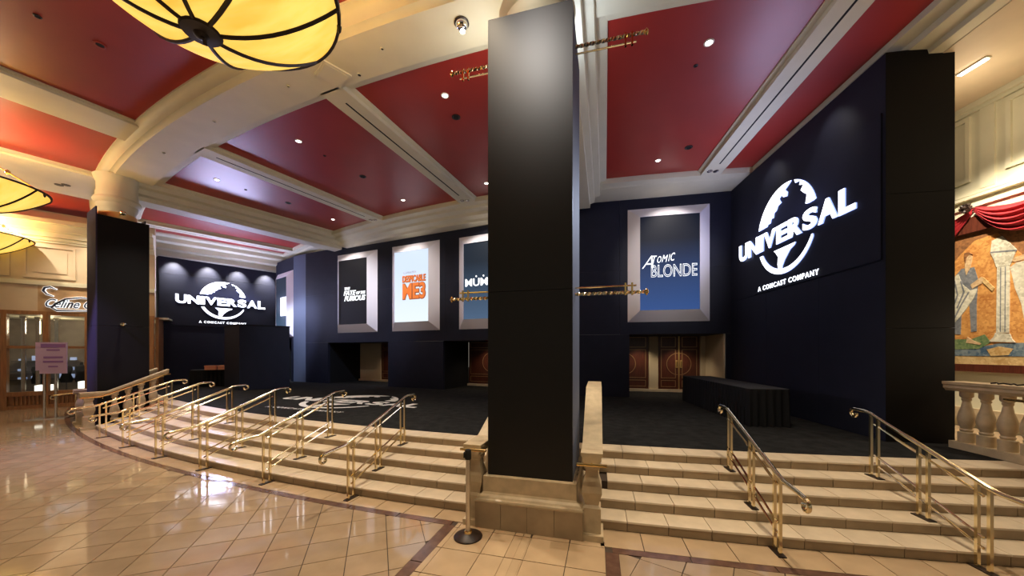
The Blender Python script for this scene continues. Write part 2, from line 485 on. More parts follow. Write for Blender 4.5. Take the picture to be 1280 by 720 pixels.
staircase('far_staircase', 'short flight of stone steps beyond the far black column, near the shop', 36.0, 40.4, pol(R0, 38.2))

# stage platform and carpet
stg = MB().sweep_ring([(RTOP - 0.37, -0.02), (RTOP - 0.37, HS - 0.012), (28, HS - 0.012), (28, -0.02)], 4.6, 46, 1.0).build('floor_stage', M['grout'], origin=pol(37, 25))
struct(stg)
mcol = MB().sweep_ring([(RTOP, -0.02), (RTOP, HS), (RTOP - 0.365, HS), (RTOP - 0.365, -0.02)], 13.72, 16.0, 1.0).build('floor_kerb', M['riser'], origin=pol(40, 14.9)); struct(mcol)
mcol = MB().sweep_ring([(RTOP, -0.02), (RTOP, HS), (RTOP - 0.365, HS), (RTOP - 0.365, -0.02)], 33.2, 36.0, 1.0).build('floor_kerb', M['riser'], origin=pol(40, 34.5)); struct(mcol)
# pedestal wall that closes the steps at the far right, under the level balustrade
pw = MB(); p, q = pol(41.6, 5.42), pol(RTOP - 0.36, 5.42); tv = Vector((math.cos(math.radians(5.4)), -math.sin(math.radians(5.4)), 0))
pw.quadstrip([[p + Vector((0, 0, -0.02)), p + tv * 0.4 + Vector((0, 0, -0.02)), q + tv * 0.4 + Vector((0, 0, -0.02)), q + Vector((0, 0, -0.02))],
              [p + Vector((0, 0, HS)), p + tv * 0.4 + Vector((0, 0, HS)), q + tv * 0.4 + Vector((0, 0, HS)), q + Vector((0, 0, HS))]], cap0=True, cap1=True)
struct(pw.build('wall_stair_end', M['riser'], origin=p))

exec_parts = []

# ------------------------------------------------------------------ black walls of the stage
class Line:
    """vertical wall line: start point, direction in plan, normal facing the viewer's side"""
    def __init__(s, p0, d):
        s.p0 = Vector((p0[0], p0[1], 0)); s.d = Vector((d[0], d[1], 0)).normalized()
        n = Vector((-s.d.y, s.d.x, 0))
        s.n = n if n.dot(-s.p0) > 0 else -n
    def at(s, a, z=0.0, out=0.0): return s.p0 + s.d * a + s.n * out + Vector((0, 0, z))
    def slab(s, mb, a0, a1, z0, z1, o0, o1):
        return mb.obox(s.at(a0, z0, o0), s.d * (a1 - a0), s.n * (o1 - o0), Vector((0, 0, z1 - z0)))
LW = Line((-2.84, 14.55), (-0.912, 0.41))
RW = Line((7.16, 11.5), (-3.02, 0.65))
SW = Line((7.16, 11.5), (-math.sin(0.113), -math.cos(0.113)))
LS = Line((-13.4, 20.0), (-3.05, -3.6))
PR = Line((-10.56, 18.02), (-0.92, 0.50))
PW = Line((-11.5, 18.55), (-1.90, 1.45))

def wall(name, line, cells, m=None, thick=0.12):
    """cells: (a0, a1, z0, z1) panels with fine open seams between them; the first is the parent"""
    m = m or M['black']; par = None
    for i, (a0, a1, z0, z1) in enumerate(cells):
        mb = MB(); line.slab(mb, a0 + 0.003, a1 - 0.003, z0 + 0.003, z1 - 0.003, -thick, 0)
        if par is None: par = struct(mb.build(name, m, origin=line.at((a0 + a1) / 2, z0)))
        else: mb.build('wall_panel', m, par)
    mb = MB(); A0 = min(c[0] for c in cells); A1 = max(c[1] for c in cells)
    return par
ZL, ZR, ZOP = 7.2, 7.44, 2.62
wl = wall('wall_back_left', LW, [(-3.9, -3.4, HS, ZOP), (0, 2.98, HS, ZOP), (6.83, 8.47, HS, ZOP), (-3.9, -2.9, ZOP, 5.0), (-2.9, -0.1, ZOP, 5.0), (-0.1, 2.9, ZOP, 5.0), (2.9, 6.0, ZOP, 5.0), (6.0, 8.47, ZOP, 5.0),
          (-3.9, -2.9, 5.0, ZL), (-2.9, -0.1, 5.0, ZL), (-0.1, 2.9, 5.0, ZL), (2.9, 6.0, 5.0, ZL), (6.0, 8.47, 5.0, ZL)])
wr = wall('wall_back_right', RW, [(-0.1, 0.14, HS, 2.78), (3.17, 7.1, HS, 2.78), (-0.1, 3.5, 2.78, 5.0), (3.5, 5.2, 2.78, 5.0), (5.2, 7.1, 2.78, 5.0), (-0.1, 3.5, 5.0, ZR), (3.5, 5.2, 5.0, ZR), (5.2, 7.1, 5.0, ZR)])
ws = wall('wall_right', SW, [(0, 1.9, HS, 3.8), (1.9, 3.8, HS, 3.8), (3.8, 5.36, HS, 3.8), (0, 5.36, 3.8, ZR)])
mb = MB(); SW.slab(mb, 1.36, 5.30, 3.82, 6.42, 0.0, 0.03)
mb.build('sign_panel', M['black'], ws)
# end face of the right wall, turned towards the lobby, in three stacked boards
EF = Line(tuple(SW.at(5.36)[:2]), (1.02, -0.17))
we = wall('wall_right_end', EF, [(0, 1.02, HS, 2.6), (0, 1.02, 2.6, 4.95), (0, 1.02, 4.95, ZR)], M['black_end'])
mb = MB(); p, q = EF.at(0.9, 0, -0.12), SW.at(0, 0) + Vector((1.0, 0.1, 0))
mb.quadstrip([[p, q, q + Vector((0.12, 0, 0)), p + Vector((0.12, 0, 0))], [v + Vector((0, 0, ZR)) for v in (p, q, q + Vector((0.12, 0, 0)), p + Vector((0.12, 0, 0)))]], cap0=True, cap1=True)
struct(mb.build('wall_right_rear', M['black'], origin=p))
wls = wall('wall_left', LS, [(0, 4.74, HS, 3.45), (0, 4.74, 3.45, 5.87), (0, 4.74, 5.87, 6.65)])
mb = MB(); LS.slab(mb, 0.02, 4.72, 3.45, 5.85, 0.0, 0.05); mb.build('sign_panel', M['black'], wls)
LE = Line(tuple(LS.at(4.74)[:2]), (-0.8, 0.6))
wall('wall_left_end', LE, [(0, 0.5, HS, 6.65)])
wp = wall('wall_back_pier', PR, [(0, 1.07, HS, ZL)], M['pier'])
wpp = wall('wall_back_angled', PW, [(0, 0.3, HS, 2.9), (1.3, 2.39, HS, 2.9), (0, 2.39, 2.9, ZL)])
# dark booth standing in front of the left sign wall
ZB = HS + 0.006
bo = thing('projection_booth', 'plain black box booth standing in front of the far lit sign wall', 'booth', (-10.96, 14.15, HS))
P4 = [(-10.96, 14.15), (-9.73, 15.4), (-11.2, 17.2), (-12.5, 15.3)]
MB().prism(P4, ZB, 3.24).build('booth_body', M['black'], bo)
cx, cy = sum(p[0] for p in P4) / 4, sum(p[1] for p in P4) / 4
MB().prism([(cx + (x - cx) * 1.015, cy + (y - cy) * 1.015) for x, y in P4], 3.24, 3.29).build('booth_top', M['blackcloth'], bo)

# carpet cut to the walls, with a strip of it running into each recess
P = [tuple(pol(RTOP - 0.385, 5.5 + 0.7 * i)[:2]) for i in range(55)]
e = 0.02
for L_, a in ((LS, 4.70), (LS, 0.03), (PW, 2.36), (PW, 0.0), (PR, 0.0), (LW, 8.46), (LW, -3.75), (RW, 0.02), (SW, 5.36)):
    P.append(tuple(L_.at(a, 0, e)[:2]))
P.append(tuple(EF.at(0.02, 0, e)[:2])); P.append(tuple(EF.at(1.04, 0, e)[:2])); P.append(tuple(pol(38.9, 5.25)[:2]))
me = poly_mesh(P, 0.006)
for v in me.vertices: v.co.z += HS - 0.002
cp = put(me, 'floor_carpet', M['carpet'], None, (0, 0, 0), (1, 0, 0), (0, 1, 0), (0, 0, 1))
struct(cp)
for L_, a0, a1, d in ((RW, 0.16, 3.15, 1.98), (LW, 3.0, 6.81, 1.98), (LW, -3.38, -0.02, 1.98), (PW, 0.32, 1.28, 0.58)):
    mb = MB(); L_.slab(mb, a0, a1, HS - 0.01, HS + 0.004, -d, e); mb.build('recess_strip', M['carpet'], cp)

# recesses with doors
def recess(line, a0, a1, ztop, depth, jamb, name, nd, left_mat, right_mat):
    def w(nm, A, B, m):     # wall between two plan points given as (along, out)
        mb = MB(); p, q = line.at(A[0], HS, A[1]), line.at(B[0], HS, B[1])
        t = (q - p).normalized(); n = Vector((-t.y, t.x, 0)) * 0.05
        mb.obox(p, q - p, n, Vector((0, 0, ztop - HS + 0.05))); return struct(mb.build(nm, m, origin=p))
    w('wall_recess_side', (a1, -0.12), (a1, -depth), left_mat)
    w('wall_recess_side', (a0, -0.12), (a0, -depth), right_mat)
    w('wall_recess_back', (a0, -depth - 0.1), (a1, -depth - 0.1), M['cream_warm'])
    mb = MB(); line.slab(mb, a0 - .05, a1 + .05, ztop, ztop + 0.06, -depth - 0.15, -0.12); struct(mb.build('ceiling_recess', M['dark'], origin=line.at(a0, ztop)))
    mb = MB(); line.slab(mb, a0, a1, HS, HS + 0.10, -depth - 0.05, -depth + 0.12); struct(mb.build('trim_sill', M['tread'], origin=line.at(a0, HS)))
dcount = [0]
def door(line, a0, a1, depth, zt, hinge_left, part_label=None):
    dcount[0] += 1
    o = -depth
    z0 = HS + 0.11
    mb = MB(); line.slab(mb, a0, a1, z0, zt, o - 0.05, o); d = struct(mb.build('door_%d' % dcount[0], M['door'], origin=line.at((a0 + a1) / 2, z0, o)))
    w = a1 - a0; st = 0.09
    def bar(b0, b1, y0, y1, nm='inlay'):
        m2 = MB(); line.slab(m2, b0, b1, y0, y1, o, o + 0.012); m2.build(nm, M['inlay'], d)
    L, Rr = a0 + st, a1 - st
    zs = [(z0 + 0.08, z0 + 0.34), (z0 + 0.42, z0 + 1.55), (z0 + 1.63, zt - 0.02)]
    for y0, y1 in zs:
        bar(L, Rr, y0, y0 + 0.022); bar(L, Rr, y1 - 0.022, y1)
        bar(L, L + 0.022, y0 + 0.022, y1 - 0.022); bar(Rr - 0.022, Rr, y0 + 0.022, y1 - 0.022)
    # half circle inlay on the meeting side
    ca = a0 if hinge_left else a1; sg = 1 if hinge_left else -1; cz = z0 + 0.98; ra = min(0.42, w * 0.62)
    m2 = MB(); rows = []
    for i in range(17):
        t = -PI / 2 + PI * i / 16
        rows.append([line.at(ca + sg * (ra + dr) * math.cos(t), cz + (ra + dr) * math.sin(t), o + dz) for dr, dz in ((-0.011, 0), (0.011, 0), (0.011, 0.014), (-0.011, 0.014))])
    m2.quadstrip(rows, cap0=True, cap1=True).build('circle_inlay', M['inlay'], d)
    m2 = MB(); line.slab(m2, ca + sg * 0.02, ca + sg * 0.10, cz - 0.15, cz + 0.15, o, o + 0.02); h = m2.build('handle_plate', M['gold'], d)
    m2 = MB().tube([line.at(ca + sg * 0.06, cz - 0.10, o + 0.02), line.at(ca + sg * 0.06, cz - 0.10, o + 0.07), line.at(ca + sg * 0.06, cz + 0.10, o + 0.07), line.at(ca + sg * 0.06, cz + 0.10, o + 0.02)], 0.012, 6).build('handle', M['brass'], h)
    return d
def jamb(line, a0, a1, depth, zt):
    mb = MB(); line.slab(mb, a0, a1, HS + 0.1, zt, -depth - 0.06, -depth + 0.05); struct(mb.build('trim_jamb', M['cream_warm'], origin=line.at(a0, HS)))
def astragal(line, a, depth, zt):
    mb = MB(); line.slab(mb, a - 0.02, a + 0.02, HS + 0.11, zt, -depth, -depth + 0.03); struct(mb.build('trim_meeting_stile', M['gold'], origin=line.at(a, HS)))
# right recess: single leaf, cream pier, double leaf, cream pier
recess(RW, 0.14, 3.17, 2.78, 2.0, None, 'r', 3, M['black'], M['cream_warm'])
door(RW, 2.24, 3.14, 2.0, 2.78, False)
door(RW, 1.14, 1.86, 2.0, 2.78, True)
door(RW, 0.38, 1.10, 2.0, 2.78, False)
astragal(RW, 1.12, 2.0, 2.78); astragal(RW, 3.15, 2.0, 2.78)
jamb(RW, 1.88, 2.22, 2.0, 2.78); jamb(RW, 0.14, 0.36, 2.0, 2.78)
# left recesses
recess(LW, 2.98, 6.83, ZOP, 2.0, None, 'l', 2, M['blackcloth'], M['black'])
door(LW, 4.30, 5.32, 2.0, ZOP, True); door(LW, 3.2, 4.22, 2.0, ZOP, False)
astragal(LW, 4.26, 2.0, ZOP)
jamb(LW, 5.34, 6.8, 2.0, ZOP)
recess(LW, -3.4, 0.0, ZOP, 2.0, None, 'm', 2, M['blackcloth'], M['black'])
door(LW, -1.17, -0.02, 2.0, ZOP, True); door(LW, -2.36, -1.21, 2.0, ZOP, False)
astragal(LW, -1.19, 2.0, ZOP)
recess(PW, 0.3, 1.3, 2.9, 0.6, None, 'p', 0, M['blackcloth'], M['black'])

# ------------------------------------------------------------------ light-box posters
def lightbox(line, a_l, a_r, z0, z1, bev, depth, label, scr, frame_label=None):
    """a_l/a_r: positions along the wall at the viewer's left and right edge"""
    t = thing('poster_lightbox', label, 'poster', line.at((a_l + a_r) / 2, z0, 0), 'framed film posters on the black walls')
    sg = 1 if a_r > a_l else -1
    O = [line.at(a_l, z0), line.at(a_r, z0), line.at(a_r, z1), line.at(a_l, z1)]
    I = [line.at(a_l + sg * bev, z0 + bev, depth), line.at(a_r - sg * bev, z0 + bev, depth), line.at(a_r - sg * bev, z1 - bev, depth), line.at(a_l + sg * bev, z1 - bev, depth)]
    J = [p - line.n * 0.05 for p in I]
    nm = ['frame_bottom', 'frame_side', 'frame_top', 'frame_side']
    for i in range(4):
        k = (i + 1) % 4
        MB().quadstrip([[O[i], I[i], J[i]], [O[k], I[k], J[k]]], cap0=True, cap1=True).build(nm[i], M['frame'], t)
    mb = MB(); line.slab(mb, a_l + sg * (bev - 0.01), a_r - sg * (bev - 0.01), z0 + bev - 0.01, z1 - bev + 0.01, depth - 0.07, depth - 0.03)
    sc = mb.build('screen', M[scr], t)
    ex = line.d * sg
    return t, sc, ex
def word(t, line, ex, body, a, z, w, h, m, name='lettering', size=1.0, out=0.27, **k):
    me = text_mesh(body, size, extrude=0.012, **k)
    return put(me, name, M[m], t, line.at(a, z, out), ex, Vector((0, 0, 1)), line.n, fit=(w, h))
D = 0.28
t, s_, ex = lightbox(LW, 6.16, 3.60, 3.08, 6.83, 0.37, D, 'light-box poster in black with slanted white lettering, nearest the blue-lit corner', 'scr_black')
word(t, LW, ex, 'THE', 5.20, 5.06, 0.36, 0.12, 'txt_white', offset=0.02, shear=0.25)
word(t, LW, ex, 'FATE', 5.04, 4.80, 0.78, 0.22, 'txt_white', offset=0.022, shear=0.3)
word(t, LW, ex, 'OF THE', 4.34, 4.81, 0.56, 0.14, 'txt_white', offset=0.02, shear=0.25)
word(t, LW, ex, 'FURIOUS', 4.72, 4.53, 1.34, 0.24, 'txt_white', offset=0.022, shear=0.3)
t, s_, ex = lightbox(LW, 2.73, 0.18, 3.08, 6.83, 0.37, D, 'glowing white light-box poster with orange block lettering, between two dark posters', 'scr_white')
word(t, LW, ex, 'ILLUMINATION', 1.52, 5.50, 0.66, 0.09, 'txt_grey')
word(t, LW, ex, 'DESPICABLE', 1.30, 5.12, 1.22, 0.30, 'txt_brown', offset=0.05, out=0.262)
word(t, LW, ex, 'DESPICABLE', 1.31, 5.14, 1.20, 0.27, 'txt_orange', offset=0.0, out=0.275)
word(t, LW, ex, 'ME3', 1.30, 4.38, 1.22, 0.72, 'txt_brown', offset=0.06, out=0.262)
word(t, LW, ex, 'ME3', 1.31, 4.42, 1.18, 0.66, 'txt_orange', offset=0.02, out=0.275)
t, s_, ex = lightbox(LW, -0.77, -3.28, 3.08, 6.78, 0.37, D, 'blue-grey light-box poster with white lettering, half hidden by the tall black column', 'scr_teal')
word(t, LW, ex, 'MUMMY', -2.06, 4.72, 1.66, 0.30, 'txt_white', offset=0.012)
for a in (-1.72, -2.04):
    word(t, LW, ex, '.', a, 5.06, 0.06, 0.07, 'txt_white')
t, s_, ex = lightbox(RW, 3.23, 0.64, 3.20, 7.08, 0.37, D, 'dark blue light-box poster with handwritten and outlined white lettering, right of the column', 'scr_blue')
word(t, RW, ex, 'A', 2.62, 4.97, 0.36, 0.42, 'txt_white', shear=0.35, offset=-0.012)
x = 2.47
for c, dz, hh, w in zip('TOMIC', (0, 0.01, 0.03, 0.05, 0.06), (0.25, 0.22, 0.23, 0.23, 0.26), (0.14, 0.13, 0.19, 0.06, 0.14)):
    word(t, RW, ex, c, x - w / 2, 5.13 + dz, w, hh, 'txt_white', shear=0.35); x -= w + 0.012
word(t, RW, ex, 'BLONDE', 1.80, 4.66, 1.42, 0.42, 'txt_white', outline=0.016)
t, s_, ex = lightbox(PW, 2.16, 0.05, 2.96, 6.5, 0.33, 0.22, 'narrow dark light-box poster seen edge-on beside the blue-lit corner', 'scr_teal')
mb = MB(); PW.slab(mb, 0.45, 1.2, 4.1, 5.1, 0.18, 0.20); mb.build('title_block', M['txt_white'], t)

# ------------------------------------------------------------------ globe logo
def ck(P, lim, up=True):
    n = (0, -1) if up else (0, 1)
    return clip(P, n, -lim if up else lim)
ARC = lambda a, b, st, r=1.0, cx=0.0, cy=0.0: [(cx + r * math.cos(math.radians(t)), cy + r * math.sin(math.radians(t))) for t in range(a, b, st)]
N1 = ARC(172, 74, -6) + [(0.16, 0.92), (0.03, 0.86), (0.12, 0.77), (0.10, 0.69), (-0.02, 0.72), (-0.08, 0.80), (-0.17, 0.74), (-0.10, 0.63), (-0.22, 0.60), (-0.27, 0.52), (-0.36, 0.49), (-0.38, 0.38), (-0.46, 0.40), (-0.50, 0.30), (-0.60, 0.30), (-0.66, 0.21), (-0.80, 0.20), (-0.86, 0.14)]
N2 = ARC(70, 14, -6) + [(0.86, 0.25), (0.78, 0.25), (0.68, 0.28), (0.72, 0.46), (0.62, 0.54), (0.54, 0.62), (0.62, 0.70), (0.50, 0.75), (0.53, 0.83), (0.38, 0.85)]
SA = [(-0.36, -0.41), (0.38, -0.41), (0.34, -0.46), (0.20, -0.52), (0.08, -0.64), (0.02, -0.70), (-0.06, -0.82), (-0.08, -0.93), (-0.17, -0.91), (-0.22, -0.76), (-0.20, -0.58), (-0.30, -0.46)]
SWO = ARC(203, 338, 5) + [(0.03 + 0.94 * math.cos(math.radians(a)), 0.07 + 0.955 * math.sin(math.radians(a))) for a in range(334, 203, -5)]
N1 = ck(N1, 0.26); N2 = ck(N2, 0.26); SWO = ck(SWO, -0.40, False)
def logo(t, o, ex, ez, en, Wd, m, m2, thick=0.03, tag_w=0.53, lean=0.0):
    """o is the middle of the word"""
    o, ex, ez, en = Vector(o), Vector(ex), Vector(ez), Vector(en)
    rg = 0.265 * Wd; hc = 0.02 * Wd
    for nm, P in (('globe_land', N1), ('globe_land', N2), ('globe_land', SA), ('globe_arc', SWO)):
        put(poly_mesh([(x * rg, y * rg + hc) for x, y in P], thick * 0.8), nm, m, t, o, ex, ez, en, m2=m2)
    ws = dict(U=1.05, N=1.1, I=0.45, V=1.12, E=0.92, R=1.05, S=0.98, A=1.15, L=0.88)
    tx = 'UNIVERSAL'; tot = sum(ws[c] for c in tx) + 0.06 * 8; x = -tot / 2
    for i, c in enumerate(tx):
        w = ws[c]; xc = x + w / 2; u = xc / tot * 2
        h = 0.108 * Wd * (1 + 0.14 * u * u)
        me = text_mesh(c, 1.0, extrude=thick / 2, offset=0.04)
        z0 = min(v.co.z for v in me.vertices)
        for v in me.vertices: v.co.z -= z0
        put(me, 'letter', m, t, o + ex * (xc / tot * Wd) - ez * (h / 2), ex, ez, en, fit=(w / tot * Wd, h), m2=m2)
        x += w + 0.06
    ms = [text_mesh(w, 1.0, extrude=thick / 6, offset=0.012, space=1.28) for w in ('A', 'COMCAST', 'COMPANY')]
    wd_ = [max(v.co.x for v in q.vertices) - min(v.co.x for v in q.vertices) for q in ms]
    k = tag_w * Wd / (sum(wd_) + 1.2); x = -tag_w * Wd / 2
    for q, w in zip(ms, wd_):
        for v in q.vertices: v.co.z += thick / 6
        put(q, 'tagline_word', m, t, o + ex * (x + w * k / 2) - ez * (rg - hc + 0.065 * Wd), ex, ez, en, fit=(w * k, 0.030 * Wd)); x += (w + 0.6) * k
UP = Vector((0, 0, 1))
t = thing('lit_sign', 'glowing white globe sign on the tall black wall at the right', 'sign', SW.at(2.72, 5.2, 0.03), 'lit globe signs')
logo(t, SW.at(2.72, 5.18, 0.035), SW.d, UP, SW.n, 4.2, M['sign_on'], M['sign_side'], tag_w=0.54)
t = thing('lit_sign', 'glowing white globe sign on the far black wall behind the booth', 'sign', LS.at(2.36, 4.7, 0.05), 'lit globe signs')
logo(t, LS.at(2.36, 4.73, 0.055), -LS.d, UP, LS.n, 3.62, M['sign_on'], M['sign_side'])

# ------------------------------------------------------------------ ceiling
ZS, ZRED = 7.5, 7.65
cb = MB(); cb.box((-2, 14, 8.75), (80, 70, 0.2)); ceiling = struct(cb.build('ceiling', M['cream'], origin=(0, 0, 8.7)))
def panel(R1, R2, a0, a1, z, m=None):
    n = max(3, int((a1 - a0) / 0.8)); rows = []
    MB().sweep_ring([(R1, z), (R2, z), (R2, z + 0.05), (R1, z + 0.05)], a0, a1, 0.8).build('ceiling_panel', m or M['red'], ceiling)
for a0, a1 in [(6.35, 7.75), (8.77, 13.47), (16.0, 20.85), (21.8, 28.1), (29.05, 33.8), (36.2, 41.0), (42.0, 43.9)]:
    panel(34.0, 39.9, a0 - 0.15, a1 + 0.15, ZRED)
for a0, a1 in [(12.0, 19.5), (20.0, 29.15), (30.9, 35.6), (39.5, 44.2), (45.6, 47.2)]:
    panel(41.1, 47.5, a0 - 0.15, a1 + 0.15, 7.8)
# ring beam over the edge of the steps: flat soffit, inner ledge, cove on the lobby side
tn = 0
def trim(mb, m, o, smooth=False, name='trim'):
    global tn
    tn += 1
    return struct(mb.build('%s_%d' % (name, tn), m, origin=o, smooth=smooth))
cove = [(40.06, 7.50), (40.90, 7.50)] + [(41.19 - 0.26 * math.cos(t) - 0.0, 7.80 - 0.25 * math.sin(t) * 1.0) for t in [PI / 2 - i * PI / 16 for i in range(0)]] + [(40.94, 7.55), (41.0, 7.57), (41.02, 7.63), (41.06, 7.70), (41.12, 7.75), (41.17, 7.76), (41.17, 7.98), (40.06, 7.98)]
trim(MB().sweep_ring(cove, 3, 47, 0.6), M['cream'], pol(40.4, 25, 7.5), smooth=True, name='trim_ring_beam')
trim(MB().sweep_ring([(39.82, 7.63), (39.86, 7.60), (40.10, 7.58), (40.10, 7.9), (39.82, 7.9)], 5.5, 46, 0.6), M['cream'], pol(40, 25, 7.6), name='trim_ring_ledge')
# cornice above the black walls
trim(MB().sweep_ring([(34.30, 7.62), (34.28, 7.50), (34.05, 7.48), (34.0, 7.46), (33.5, 7.44), (31.5, 7.42), (31.5, 7.9), (34.30, 7.9)], 5.2, 16.2, 0.6), M['cream'], pol(34, 11, 7.5), name='trim_cornice')
trim(MB().sweep_ring([(34.30, 7.62), (34.28, 7.50), (34.1, 7.46), (34.06, 7.38), (33.8, 7.34), (33.75, 7.25), (33.5, 7.2), (33.45, 7.12), (31.5, 7.12), (31.5, 7.9), (34.30, 7.9)], 16.2, 45.5, 0.6), M['cream'], pol(34, 28, 7.5), name='trim_cornice')

def radial_sweep(mb, deg, R1, R2, prof):
    """closed profile of (sideways, z) swept along a bearing; sideways positive towards the viewer's right"""
    a = math.radians(deg); t = Vector((math.cos(a), -math.sin(a), 0))
    return mb.quadstrip([[pol(R, deg) + t * x + Vector((0, 0, z)) for x, z in prof] for R in (R1, R2)], cap0=True, cap1=True)
for deg in (8.26, 21.33, 28.57, 41.5):
    w = 0.36
    b = trim(radial_sweep(MB(), deg, 34.0, 40.1, [(-w, 7.70), (-w, 7.62), (-w + 0.07, 7.58), (-w + 0.08, ZS), (w - 0.08, ZS), (w - 0.07, 7.58), (w, 7.62), (w, 7.70)]), M['cream'], pol(37, deg, ZS), name='trim_beam')
    radial_sweep(MB(), deg, 34.9, 39.7, [(-0.018, ZS + 0.01), (0.022, ZS + 0.01), (0.022, ZS - 0.003), (-0.018, ZS - 0.003)]).build('slot_shade_strip', M['dark'], b)  # solid dark strip stands in for the shade inside a recessed slot
for deg in (14.75, 35.0):
    prof = [(-0.86, 7.7), (-0.84, 7.60), (-0.66, 7.56), (-0.64, 7.42), (-0.48, 7.38), (-0.46, 7.22), (-0.33, 7.18), (-0.32, 7.05)]
    trim(radial_sweep(MB(), deg, 33.6, 41.0, prof + [(-x, z) for x, z in reversed(prof)]), M['cream'], pol(37, deg, 7.05), name='trim_great_beam')
# stepped mouldings towards the right aisle and its ceiling
prof = [(0, 7.68), (0.04, 7.56), (0.26, 7.53), (0.28, 7.43), (0.55, 7.41), (0.57, 7.33), (0.95, 7.31), (1.0, 7.68)]
trim(radial_sweep(MB(), 6.35, 33.2, 42.5, prof), M['cream'], pol(37, 6, 7.5), name='trim_aisle_cornice')
mb = MB(); mb.quadstrip([[(p.x, p.y, 7.31) for p in (pol(32, 5.0), pol(43, 5.3), Vector((10.2, 1.5, 0)), Vector((10.2, 13, 0)))], [(p.x, p.y, 7.36) for p in (pol(32, 5.0), pol(43, 5.3), Vector((10.2, 1.5, 0)), Vector((10.2, 13, 0)))]], cap0=True, cap1=True)
struct(mb.build('ceiling_aisle', M['cream_warm'], origin=(9, 6, 7.31)))
# mouldings above the far left sign wall
prof = [(0.05, 7.68), (0.0, 7.58), (-0.25, 7.54), (-0.28, 7.36), (-0.52, 7.30), (-0.55, 7.08), (-0.80, 7.02), (-0.84, 6.78), (-1.1, 6.70), (-1.15, 6.60), (-1.6, 6.55), (-1.6, 7.68)]
trim(radial_sweep(MB(), 43.6, 33.2, 41.0, prof), M['cream'], pol(37, 44, 7.0), name='trim_left_cornice')
# lobby ceiling beams between the red panels
def fan(a0, a1, z, z2, R1=40.98, R2=47.5):
    def edge(R): return [pol(R, a0, z2), pol(R, a0, z + 0.06), pol(R, a0 + 0.12, z + 0.05), pol(R, a0 + 0.14, z), pol(R, a1 - 0.14, z), pol(R, a1 - 0.12, z + 0.05), pol(R, a1, z + 0.06), pol(R, a1, z2)]
    return MB().quadstrip([edge(R1), edge(R2)], cap0=True, cap1=True)
for a0, a1, z in ((29.1, 30.95, 7.71), (35.55, 39.55, 7.66), (44.1, 45.7, 7.66), (46.9, 52, 7.45), (10.5, 12.1, 7.71)):
    trim(fan(a0, a1, z, 7.9), M['cream'], pol(44, (a0 + a1) / 2, z), name='trim_lobby_beam')

# small round fixtures in the ceiling, each a thing of its own
def fixture(name, label, cat, R, deg, z, r, lit, m_ring='white_trim', group=None, power=0, deg_spot=75, col='warm'):
    p = pol(R, deg, z)
    t = thing(name, label, cat, p, group)
    MB().lathe([(r * 0.62, -0.004), (r * 0.72, -0.016), (r, -0.012), (r * 1.02, 0.0), (r, 0.01), (r * 0.62, 0.01)], p, 16).build('trim_ring', M[m_ring], t)
    MB().lathe([(0.002, -0.010), (r * 0.60, -0.010), (r * 0.63, 0.008), (0.002, 0.008)], p, 16).build('lens', M['dl_on'] if lit else M['dark'], t)
    if power:
        spot('downlight_lamp', p + Vector((0, 0, -0.05)), (p.x, p.y, 0), power, deg_spot, col, 0.7, 0.07)
    return t
nm = ['bay beside the right wall', 'bay just left of the tall column', 'bay of the white poster', 'bay above the dark poster', 'bay beside the far left column']
for (b, b2), lab in zip([(10.96, 11.04), (18.41, 19.5), (24.9, 24.96), (31.3, 31.4), (38.34, 38.34)], nm):
    fixture('ceiling_downlight', 'lit downlight by the ring beam, red ' + lab, 'light', 39.0, b, ZRED, 0.085, True, group='lit downlights in the red ceiling', power=150)
    fixture('ceiling_downlight', 'lit downlight by the cornice, red ' + lab, 'light', 35.1, b2, ZRED, 0.085, True, group='lit downlights in the red ceiling', power=45)
for R, b, lab in [(35.63, 9.97, 'near the cornice in the red bay beside the right wall'), (36.95, 24.88, 'midway along the red bay of the white poster'), (36.9, 31.2, 'midway along the lavender-lit bay'), (38.3, 18.56, 'in the red bay just left of the tall column')]:
    fixture('ceiling_speaker', 'unlit dark round ceiling fitting ' + lab, 'light', R, b, ZRED, 0.10, False, 'iron', 'unlit ceiling fittings')
for R, b, lab in [(38.5, 11.06, 'beside the right wall'), (38.25, 24.91, 'of the white poster'), (38.2, 31.35, 'of the lavender light')]:
    fixture('sprinkler_head', 'tiny dark sprinkler head in the red bay ' + lab, 'sprinkler', R, b, ZRED, 0.04, False, 'iron', 'sprinkler heads')
for b, lab in [(8.3, 'right slotted beam'), (21.34, 'slotted beam beside the tall column'), (28.57, 'slotted beam above the dark poster')]:
    p = pol(34.5, b, ZS); t = thing('twin_spotlight', 'small twin recessed spotlight at the wall end of the ' + lab, 'light', p, 'twin spotlights')
    for s in (-0.09, 0.09):
        q = pol(34.5, b, ZS) + Vector((s, 0, 0))
        MB().lathe([(0.04, -0.004), (0.075, -0.012), (0.08, 0.0), (0.04, 0.008)], q, 14).build('trim_ring', M['steel'], t)
